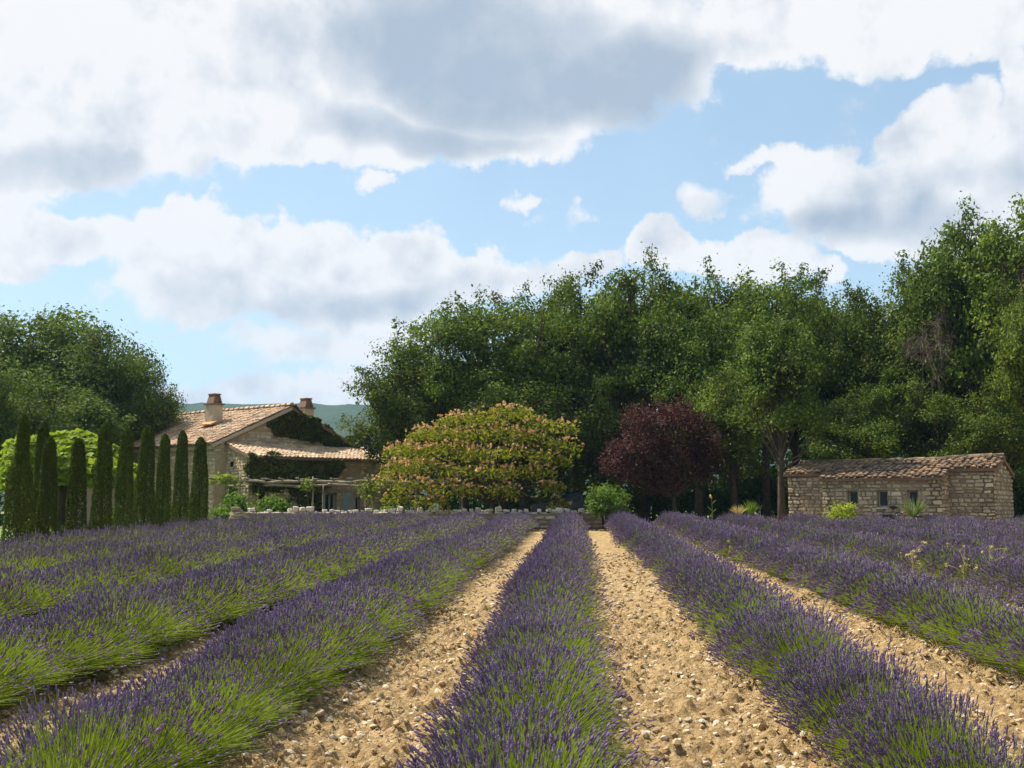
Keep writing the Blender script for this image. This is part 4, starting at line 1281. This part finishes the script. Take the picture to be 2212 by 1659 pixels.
def build_pergola():
    D0 = 47.2; zt = 2.50; rng = random.Random(8)
    r = thing('pergola', (-6.5, D0, 0), 'rustic pergola of weathered poles between wall and farmhouse', 'pergola')

    def pole(a, b, ra, rb, nm, mat='pole', wob=.03):
        a, b = Vector(a), Vector(b); n = 7
        pts = [a.lerp(b, i / (n - 1)) + Vector((rng.uniform(-wob, wob) * .4, rng.uniform(-wob, wob), rng.uniform(-wob, wob))) for i in range(n)]
        mb = MB(); mb.tube(pts, np.linspace(ra, rb, n), 7); return obj(nm, mb.mesh(nm, M[mat], True), r)
    X = lambda px, D: (px - 1106) / FPX * D
    xs = [452, 520, 600, 677, 745, 806, 900, 1000]
    for i in range(len(xs) - 1):
        x0, x1 = X(xs[i], D0) - .25, X(xs[i + 1], D0) + .25; s = (i % 2) * .07
        pole((x0, D0 - .02, zt + s), (x1, D0 + .05, zt + .05 - s), .062, .05, 'beam')
    for i in range(len(xs) - 1):
        x0, x1 = X(xs[i], D0) - .3, X(xs[i + 1], D0) + .3; s = (i % 2) * .08
        pole((x0 + .5, D0 + 2.6, zt - .12 + s), (x1 + .5, D0 + 2.7, zt - .08 - s), .06, .05, 'beam')
    for i in range(15):
        x = X(460 + i * 37, D0)
        pole((x, D0 - .35, zt + .14), (x + .35 + rng.uniform(-.2, .2), D0 + 3.0, zt + .06), .045, .03, 'rafter')
    for (px, ex) in ((520, .45), (677, .22), (806, .25), (900, .0), (1000, .0)):
        x = X(px, D0); pole((x, D0 + .02, -.05), (x + rng.uniform(-.03, .03), D0 + .02, zt + ex), .045, .035, 'post')
    for px in (560, 700, 792, 900, 1000):
        x = X(px, D0 + 2.6); pole((x, D0 + 2.6, -.05), (x, D0 + 2.6, zt - .05), .05, .04, 'post')
    # vines
    r2 = np.random.default_rng(5)
    for (px, zc, wd, ht, n, lb) in ((668, 2.35, .30, .35, 170, 'grape vine climbing the pergola post beside the blue grey shutters'), (800, 2.2, .4, .5, 300, 'grape vine on the pergola corner next to the flowering tree'),
                                    (490, 2.62, .8, .22, 260, 'vine shoots on top of the pergola poles near the last cypress'), (812, .9, .3, .6, 220, 'vine climbing up the foot of the pergola post beside the flowering tree'), (556, .9, .22, .9, 260, 'climbing vine between the two shrubs under the pergola')):
        x = X(px, D0)
        mb = MB(); mb.tube([(0, 0, -zc - .05), (.03, 0, -zc * .5), (0, .02, ht * .5)], [.022, .018, .008], 5)
        P = r2.normal(size=(n, 3)) * [wd * .5, .16, ht * .45]
        V, Q = leaves(r2, P, .12, np.array([0, -.6, .2]), .4, .9)
        t = tree_proto('grape_vine', (mb.mesh('stem', M['bark']), mesh_np('foliage', V, [Q], [M['vine_leaf']])), ('stem', 'foliage'))
        t.matrix_basis = Matrix.Translation((x, D0 - .1, zc)); tag(t, lb, 'vine', 'vines on the pergola')


build_pergola()


def build_shrubs():
    shrub('garden_shrub', 500, 46.0, 1, M['bush_leaf'], 105, 1052, 3600, .13, 'dark leafy shrub under the pergola next to the last cypress', dry=.7)
    shrub('garden_shrub', 600, 46.2, 2, M['bush_leaf'], 105, 1050, 3800, .13, 'big green shrub under the pergola in front of the lean-to corner', dry=.7)
    shrub('garden_shrub', 548, 46.6, 3, M['vine_leaf'], 50, 1068, 1200, .11, 'pale green shrub between the two shrubs under the pergola', dry=.7)
    shrub('garden_shrub', 620, 50.6, 23, M['dark_leaf'], 60, 1060, 1800, .13, 'dark shrub against the lean-to wall behind the pergola', dry=.5)
    shrub('garden_shrub', 835, 45.4, 4, M['vine_leaf'], 60, 1080, 1300, .10, 'small light green shrub behind the wall under the left of the flowering tree')
    shrub('garden_shrub', 500, 48.5, 5, M['dark_leaf'], 36, 1008, 900, .13, 'dark climbing shrub against the farmhouse corner, seen over the pergola')
    shrub('garden_shrub', 1310, 42.3, 6, M['bush_leaf'], 108, 1022, 3400, .105, 'bright green leafy shrub at the end of the soil path', sig=.14, stems=12, up=.8)
    shrub('garden_shrub', 1208, 42.9, 7, M['bush_leaf'], 26, 1103, 420, .07, 'tiny green shrub at the foot of the wall, left of the middle lavender row')
    shrub('garden_shrub', 1820, 36.3, 8, M['bright_leaf'], 78, 1072, 1600, .085, 'yellow green shrub in front of the hut windows', sig=.18)
    rng = random.Random(12)
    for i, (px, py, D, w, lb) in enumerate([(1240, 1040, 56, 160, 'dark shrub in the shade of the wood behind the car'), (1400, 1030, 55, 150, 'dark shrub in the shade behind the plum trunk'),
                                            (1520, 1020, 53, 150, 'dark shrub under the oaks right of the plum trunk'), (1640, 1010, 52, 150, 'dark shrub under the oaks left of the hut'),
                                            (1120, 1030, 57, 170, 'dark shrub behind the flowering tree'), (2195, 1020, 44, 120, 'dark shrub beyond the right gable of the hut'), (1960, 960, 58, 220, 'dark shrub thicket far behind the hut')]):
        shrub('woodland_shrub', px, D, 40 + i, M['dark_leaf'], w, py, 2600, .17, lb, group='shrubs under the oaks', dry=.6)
    for i, (px, D, w, lb) in enumerate([(70, 30, 70, 'low sunny shrub on the lawn between the first cypresses'), (150, 31, 60, 'low pale shrub on the lawn seen between second and third cypress'), (205, 33, 50, 'low shrub on the lawn seen between third and fourth cypress'),
                                        (335, 41, 90, 'shrub behind the slim cypress in front of the house'), (415, 44, 70, 'green shrub behind the last two cypresses'), (250, 36, 70, 'shaded shrub under the round tree behind the cypresses')]):
        shrub('lawn_shrub', px, D, 60 + i, M['bush_leaf'], w, (1128, 1130, 1128, 1060, 1050, 1090)[i], 1100, .11, lb, group='shrubs behind the cypress row')
    # spiky plant by the bicycle, grass tuft near the wood
    r2 = np.random.default_rng(4)
    for (px, py, D, n, ln, lb, m) in ((1972, 1088, 34.9, 70, .62, 'spiky leaved plant in front of the bicycle', 'spiky_leaf'), (1622, 1092, 40.6, 90, .55, 'tuft of upright grass between plum tree and hut', 'bush_leaf'),
                                      (1595, 1100, 40.4, 50, .40, 'smaller tuft of grass at the far end of the lavender, left of the hut', 'dry')):
        p = at(px, py, D); g = float(gz(p.x, D))
        a = r2.uniform(0, 6.28, n); e = r2.uniform(.5, 1.45, n); L = ln * r2.uniform(.7, 1.15, n)
        B = np.stack([.05 * np.cos(a), .05 * np.sin(a), np.full(n, .12)], 1)
        tip = B + np.stack([L * np.cos(a) * np.cos(e), L * np.sin(a) * np.cos(e), L * np.sin(e)], 1)
        V, Q = ribbons(B, (B + tip) / 2 + [0, 0, .05], tip, .016, .002, r2)
        V2, Q2 = ribbons(B * .3, (B + tip) / 3, (B + tip) / 2, .02, .008, r2)
        hgt = max(.0, p.z - g - ln * .85)
        mb = MB(); mb.tube([(0, 0, -.05), (0, 0, hgt + .15)], [.05, .04], 6)
        t = tree_proto('spiky_plant', (mb.mesh('stem', M['twig']), mesh_np('foliage', V + [0, 0, hgt], [Q], [M[m]])), ('stem', 'foliage'))
        t.matrix_basis = Matrix.Translation((p.x, D, g)); tag(t, lb, 'plant')
    # tall flower stalk at the far end of the rows
    p = at(1537, 1074, 40.2); g = float(gz(p.x, 40.2)); h = p.z - g
    t = thing('flower_stalk', (p.x, 40.2, g), 'single tall stalk with a yellow flower head in front of the dark wood', 'flower')
    mbobj('stem', t, M['spiky_leaf'], lambda mb: mb.tube([(p.x, 40.2, g), (p.x + .03, 40.2, g + h * .5), (p.x, 40.2, g + h)], [.018, .015, .01], 6))
    mbobj('flower_head', t, M['yellow_flower'], lambda mb: mb.tube([(p.x, 40.2, g + h - .05), (p.x - .03, 40.2, g + h + .02), (p.x - .05, 40.2, g + h + .10)], [.02, .045, .015], 8), True)
    q = Vector((p.x, 40.2, g))
    mbobj('leaf', t, M['spiky_leaf'], lambda mb: [mb.tube([q + Vector((0, 0, h * f)), q + Vector((.10 * s, 0, h * f + .10)), q + Vector((.17 * s, 0, h * f + .16))], [.012, .016, .004], 5) for f, s in ((.55, 1), (.62, -1), (.8, 1))])
    # dry weeds standing in the second row on the right
    for i, (px, py, D, lb) in enumerate([(1965, 1190, 15.5, 'dry branching weed with seed heads rising from the second row on the right'), (2075, 1180, 14.5, 'tall pale weed standing right of the dry branching weed'),
                                         (2130, 1185, 14.2, 'tall pale weed closest to the right edge of the picture'), (1660, 1165, 22, 'thin dry weed in the second row on the right, farther up'), (1590, 1180, 21, 'thin dry weed beside the path right of the first row')]):
        p = at(px, py, D); g = float(gz(p.x, D)); h = p.z - g
        t = thing('weed', (p.x, D, g), lb, 'weed', 'dry weeds among the lavender'); rr = random.Random(i)
        B = Vector((p.x, D, g)); tips = []
        mb = MB(); mb.tube([B, B + Vector((.03, 0, h * .6)), B + Vector((.05, 0, h))], [.006, .005, .003], 5); tips.append(B + Vector((.05, 0, h)))
        for k in range(9):
            f = rr.uniform(.45, .95); s = B + Vector((.03, 0, h * f)); e = s + Vector((rr.uniform(-.2, .2), rr.uniform(-.15, .15), rr.uniform(.05, .18)))
            mb.tube([s, (s + e) / 2 + Vector((0, 0, .015)), e], [.004, .003, .002], 4); tips.append(e)
        obj('stem', mb.mesh('stem', M['dry']), t)
        P = np.repeat(np.array([tuple(q) for q in tips]), 7, 0); P = P + np.random.default_rng(i).normal(0, .014, P.shape)
        V, Q = leaves(np.random.default_rng(i), P, .032, None, .3, .8); obj('seed_heads', mesh_np('seed_heads', V, [Q], [M['dry']]), t)


build_shrubs()


# ------------------------------------------------------------------ stone hut
UE = Vector((.848, -.530, 0)).normalized(); UN = Vector((-.530, -.848, 0)).normalized(); UM = -UN
HC = Vector((15.73, 36.0, 0))


def build_hut():
    g = .44
    h = thing('stone_hut', (HC.x - 3, HC.y + 2, g), 'low stone hut with clay tile roof and three small windows, beside the field', 'hut')
    PB = lambda L: HC - UE * L                      # point on the main facade, L metres from the right end
    Lr, Lm, Lt, q, dep = 1.42, 5.30, 6.85, 1.05, 4.0
    zeR, zeM, zeL = 2.66, 2.36, 2.58
    # right block
    ow = [(0, zeR), (Lr + .3, zeR)]
    P = PB(Lr + .3)
    w = wall_body(h, 'front_wall', P, UE, UN, Lr + .3, g - .2, ow, [], .45, M['mortar'])
    stone_face(w, P, UE, UN, Lr + .3, g, [(0, zeR - .04), (Lr + .3, zeR - .04)], [], STONES, M['stone_mass'], 21, (.13, .34), (.09, .16), proud=.035)
    # right gable end
    rid = dep / 2; zr = 3.07
    gt = [(0, zeR), (rid, zr - .04), (dep, zeR)]
    w = wall_body(h, 'end_wall', PB(0), UM, UE, dep, g - .2, gt, [], .45, M['mortar'])
    stone_face(w, PB(0), UM, UE, dep, g, [(0, zeR - .08), (rid, zr - .12), (dep, zeR - .08)], [], STONES, M['stone_mass'], 22, (.13, .36), (.10, .18), proud=.03)
    # middle block, stands forward
    Wm = Lm - Lr; P = PB(Lm) + UN * q
    wins = []
    for (px) in (1838, 1902, 1967):
        u = (px - 1106) / FPX; # intersect ray with the front plane
        a = (u * P.y - P.x) / (UE.x - u * UE.y); wins.append((a - .17, a + .17, 1.42, 1.98))
    w = wall_body(h, 'front_wall', P, UE, UN, Wm, g - .2, [(0, zeM), (Wm, zeM)], wins, .45, M['mortar'])
    stone_face(w, P, UE, UN, Wm, g, [(0, zeM - .03), (Wm, zeM - .03)], wins, STONES, M['stone_mass'], 23, (.13, .36), (.09, .17), proud=.035)
    w = wall_body(h, 'side_wall', P + UE * Wm, UM, UE, q, g - .2, [(0, zeM), (q, zeM + .3)], [], .4, M['mortar'])
    stone_face(w, P + UE * Wm, UM, UE, q, g, [(0, zeM - .05), (q, zeM + .25)], [], STONES, M['stone_mass'], 24, (.13, .3), (.1, .17), proud=.03)
    wall_body(h, 'side_wall', PB(Lm), UN, -UE, q, g - .2, [(0, zeM + .3), (q, zeM)], [], .4, M['mortar'])
    # left block
    P2 = PB(Lt); Wl = Lt - Lm + .3
    w = wall_body(h, 'front_wall', P2, UE, UN, Wl, g - .2, [(0, zeL), (Wl, zeL)], [], .45, M['mortar'])
    stone_face(w, P2, UE, UN, Wl, g, [(0, zeL - .04), (Wl, zeL - .04)], [], STONES, M['stone_mass'], 25, (.13, .34), (.09, .16), proud=.03)
    wall_body(h, 'end_wall', PB(Lt) + UM * dep, UN, -UE, dep, g - .2, [(0, zeL), (rid, 2.96), (dep, zeL)], [], .45, M['mortar'])
    wall_body(h, 'back_wall', PB(0) + UM * dep, -UE, UM, Lt, g - .2, [(0, zeL), (Lt, zeL)], [], .4, M['mortar'])
    # roofs
    def slope(Pc, wdt, z0, back, zt, seed, cap, variants=TILES_H, over=.16):
        b = (UM * back + ZV * (zt - z0)).normalized(); n = UE.cross(b).normalized(); n = n if n.z > 0 else -n
        return roof_slope(h, Pc - b * over + ZV * (z0 + .07), UE, b, n, wdt, math.hypot(back, zt - z0) + over, .195, .38, variants, M['tile_mass'], cap, seed, jit=2.0)
    zr2 = 3.0
    slope(PB(Lr + .25), Lr + .37, zeR, rid, zr, 31, 300)
    slope(PB(Lm + .08) + UN * q, Wm + .17, zeM, rid + q, zr2, 32, 300)
    slope(PB(Lt + .12), Lt - Lm + .04, zeL, rid, zr2 - .02, 33, 300)
    b = (UN * rid + ZV * (zr2 - zeL)).normalized(); n = UE.cross(b).normalized(); n = n if n.z > 0 else -n
    roof_slope(h, PB(-.1) + UM * dep - b * .15 + ZV * (zeL + .05), -UE, b, n, Lt + .2, math.hypot(rid, zr2 - zeL) + .15, .195, .38, TILES_H, M['tile_mass'], 0, 34)
    rng = random.Random(6)
    out = [frame(PB(.0 - .08) + UM * rid - UE * (i * .37) + ZV * ((zr if i * .37 < Lr + .1 else zr2) + .09 + rng.uniform(-.02, .02)), UM, -UE, ZV, .25, .41, .2) for i in range(19)]
    pieces('ridge_tile', h, out, TILES_H, M['tile_mass'])
    # windows
    for o in wins:
        c = P + UE * ((o[0] + o[1]) / 2) - UN * .20 + ZV * ((o[2] + o[3]) / 2); hw, hh = (o[1] - o[0]) / 2, (o[3] - o[2]) / 2
        wn = mbobj('window', h, M['frame'], lambda mb: [mb.box(c + UE * k * (hw - .025), .025, .025, hh, UE, UN, ZV) for k in (-1, 1)] + [mb.box(c + ZV * k * (hh - .025), hw - .05, .024, .025, UE, UN, ZV) for k in (-1, 1)])
        mbobj('pane', wn, M['glass'], lambda mb: mb.box(c - UN * .03, hw, .008, hh, UE, UN, ZV))
        mbobj('sill', wn, M['chimney'], lambda mb: mb.box(c - ZV * (hh + .035) + UN * .17, hw + .04, .10, .03, UE, UN, ZV))
    # ---- bicycle leaning on the middle block
    u = (1948 - 1106) / FPX; a = (u * P.y - P.x) / (UE.x - u * UE.y)
    C = P + UE * a + UN * .28; C.z = g + .0
    bk = thing('bicycle', C, 'old dark bicycle leaning against the hut wall under the windows', 'bicycle')
    ex, en = UE, UN
    tilt = (ZV - en * .16).normalized()
    pt = lambda x, z: C + ex * x + tilt * z
    for x in (-.52, .52):
        c = pt(x, .34)
        w = mbobj('wheel', bk, M['black_rubber'], lambda mb: mb.tube([c + (ex * math.cos(t) + tilt * math.sin(t)) * .33 for t in np.linspace(0, 2 * math.pi, 29)], .022, 6, False), True)
        mbobj('rim', w, M['steel'], lambda mb: mb.tube([c + (ex * math.cos(t) + tilt * math.sin(t)) * .305 for t in np.linspace(0, 2 * math.pi, 29)], .010, 5, False), True)
        mbobj('spokes', w, M['steel'], lambda mb: [mb.tube([c, c + (ex * math.cos(t) + tilt * math.sin(t)) * .30], .003, 3, False) for t in np.linspace(0, 2 * math.pi, 19)[:-1]])
        mbobj('mudguard', bk, M['dark_paint'], lambda mb: mb.tube([c + (ex * math.cos(t) + tilt * math.sin(t)) * .375 for t in np.linspace(.3, 2.7, 12)], .025, 5), True)
    bb, seat, head, head2 = pt(-.08, .30), pt(-.24, .80), pt(.36, .84), pt(.40, .66)

    def fr(mb):
        for A_, B_ in ((bb, seat), (seat, head), (bb, head2), (head, head2), (bb, pt(-.52, .34)), (seat, pt(-.52, .34))): mb.tube([A_, B_], .017, 7)
    mbobj('frame', bk, M['dark_paint'], fr, True)
    mbobj('fork', bk, M['dark_paint'], lambda mb: [mb.tube([head2 + en * s * .03, pt(.46, .5) + en * s * .05, pt(.52, .34) + en * s * .05], .012, 6) for s in (-1, 1)], True)
    mbobj('handlebar', bk, M['steel'], lambda mb: (mb.tube([head, pt(.33, .98)], .013, 6), mb.tube([pt(.18, 1.0) + en * .28, pt(.32, 1.0) + en * .2, pt(.36, .99), pt(.32, 1.0) - en * .2, pt(.18, 1.0) - en * .26], .012, 6)), True)
    mbobj('seat_post', bk, M['steel'], lambda mb: mb.tube([seat, pt(-.27, .98)], .013, 6), True)
    mbobj('saddle', bk, M['black_rubber'], lambda mb: mb.tube([pt(-.43, 1.03), pt(-.38, 1.02), pt(-.27, 1.0), pt(-.15, 1.0), pt(-.08, 1.0)], [.05, .085, .06, .03, .02], 8), True)
    mbobj('crank', bk, M['steel'], lambda mb: (mb.tube([bb + en * .05, bb - en * .05], .09, 12), mb.tube([bb + en * .08, pt(.02, .18) + en * .08], .01, 5)))
    mbobj('rack', bk, M['dark_paint'], lambda mb: (mb.box(pt(-.55, .74), .20, .06, .012, ex, en, tilt), mb.tube([pt(-.52, .34), pt(-.66, .73)], .008, 5)))


build_hut()


# ------------------------------------------------------------------ parked car behind the wall
def build_car():
    D = 50.0; c = at(1245, 1100, D); g = float(gz(c.x, D))
    top = at(1250, 1062, D).z
    H = 1.46; z0 = top - H
    car = thing('parked_car', (c.x, D, g), 'black car parked in the shade behind the low wall', 'car')
    L = 4.1; hw = .84
    up = [(-2.05, .62), (-2.0, .92), (-1.25, 1.00), (-.55, 1.42), (.75, 1.46), (1.55, 1.32), (1.95, .98), (2.05, .70)]
    lo = [(-2.0, .30), (2.0, .30)]
    X = lambda x, y, z: (c.x + x, D + y, z0 + z)
    mb = MB()
    belt = [(-2.05, .62), (-2.0, .90), (-1.25, .98), (-.4, .98), (.75, .99), (1.55, 1.0), (1.95, .97), (2.05, .70)]
    ring = [(-2.0, .32)] + belt + [(2.0, .32)]
    n = len(ring)
    V = [X(x, s * hw, z) for s in (-1, 1) for (x, z) in ring]
    Q = [(i, (i + 1) % n, n + (i + 1) % n, n + i) for i in range(n)]
    T = [(0, i + 1, i) for i in range(1, n - 1)] + [(n, n + i, n + i + 1) for i in range(1, n - 1)]
    mb.add(V, Q, T)
    body = obj('body', mb.mesh('body', M['car_paint']), car)
    cab = [(-1.2, .97), (-.5, 1.40), (.75, 1.42), (1.5, 1.30), (1.85, .97)]
    mb = MB(); n = len(cab)
    V = [X(x, s * (hw - .06 - .16 * (z > 1.1)), z) for s in (-1, 1) for (x, z) in cab]
    Q = [(i, i + 1, n + i + 1, n + i) for i in range(n - 1)]; T = [(0, i + 1, i) for i in range(1, n - 1)] + [(n, n + i, n + i + 1) for i in range(1, n - 1)]
    mb.add(V, Q, T); obj('windows', mb.mesh('windows', M['glass']), car)
    mbobj('roof', car, M['car_paint'], lambda mb: mb.hexa([X(-.52, -.64, 1.405), X(.78, -.64, 1.425), X(.78, .64, 1.425), X(-.52, .64, 1.405), X(-.45, -.58, 1.45), X(.72, -.58, 1.465), X(.72, .58, 1.465), X(-.45, .58, 1.45)]))
    for x in (-.62, .25, 1.3):
        for s in (-1, 1): mbobj('pillar', car, M['car_paint'], lambda mb: mb.tube([X(x - .1 if x > -.5 else -1.15, s * .795, .98), X(x, s * .64, 1.41)], .035, 5))
    for x in (-1.3, 1.3):
        for s in (-1, 1):
            w = mbobj('wheel', car, M['black_rubber'], lambda mb: mb.tube([X(x, s * .70, .31), X(x, s * .87, .31)], .31, 20))
            mbobj('rim', w, M['steel'], lambda mb: mb.tube([X(x, s * .80, .31), X(x, s * .885, .31)], .19, 14))
    for s in (-1, 1):
        mbobj('headlight', car, M['steel'], lambda mb: mb.box(X(-2.03, s * .6, .74), .03, .16, .07))
        mbobj('tail_light', car, M['tile_clay'], lambda mb: mb.box(X(2.02, s * .66, .85), .03, .12, .09))
        mbobj('mirror', car, M['car_paint'], lambda mb: mb.box(X(-.85, s * .93, 1.02), .07, .09, .06))


build_car()


# ------------------------------------------------------------------ summer haze
def build_haze():
    m, T = new_mat('haze')
    v = T.node('ShaderNodeVolumePrincipled', {'Color': (.42, .68, 1.0, 1), 'Density': .00019, 'Anisotropy': .1})
    T.node('ShaderNodeOutputMaterial', {1: v.outputs[0]})
    mb = MB(); mb.box((0, 1220, 98), 2400, 1320, 115)
    tag(obj('haze', mb.mesh('haze', m)), 'pale summer haze over the valley', kind='stuff')


build_haze()
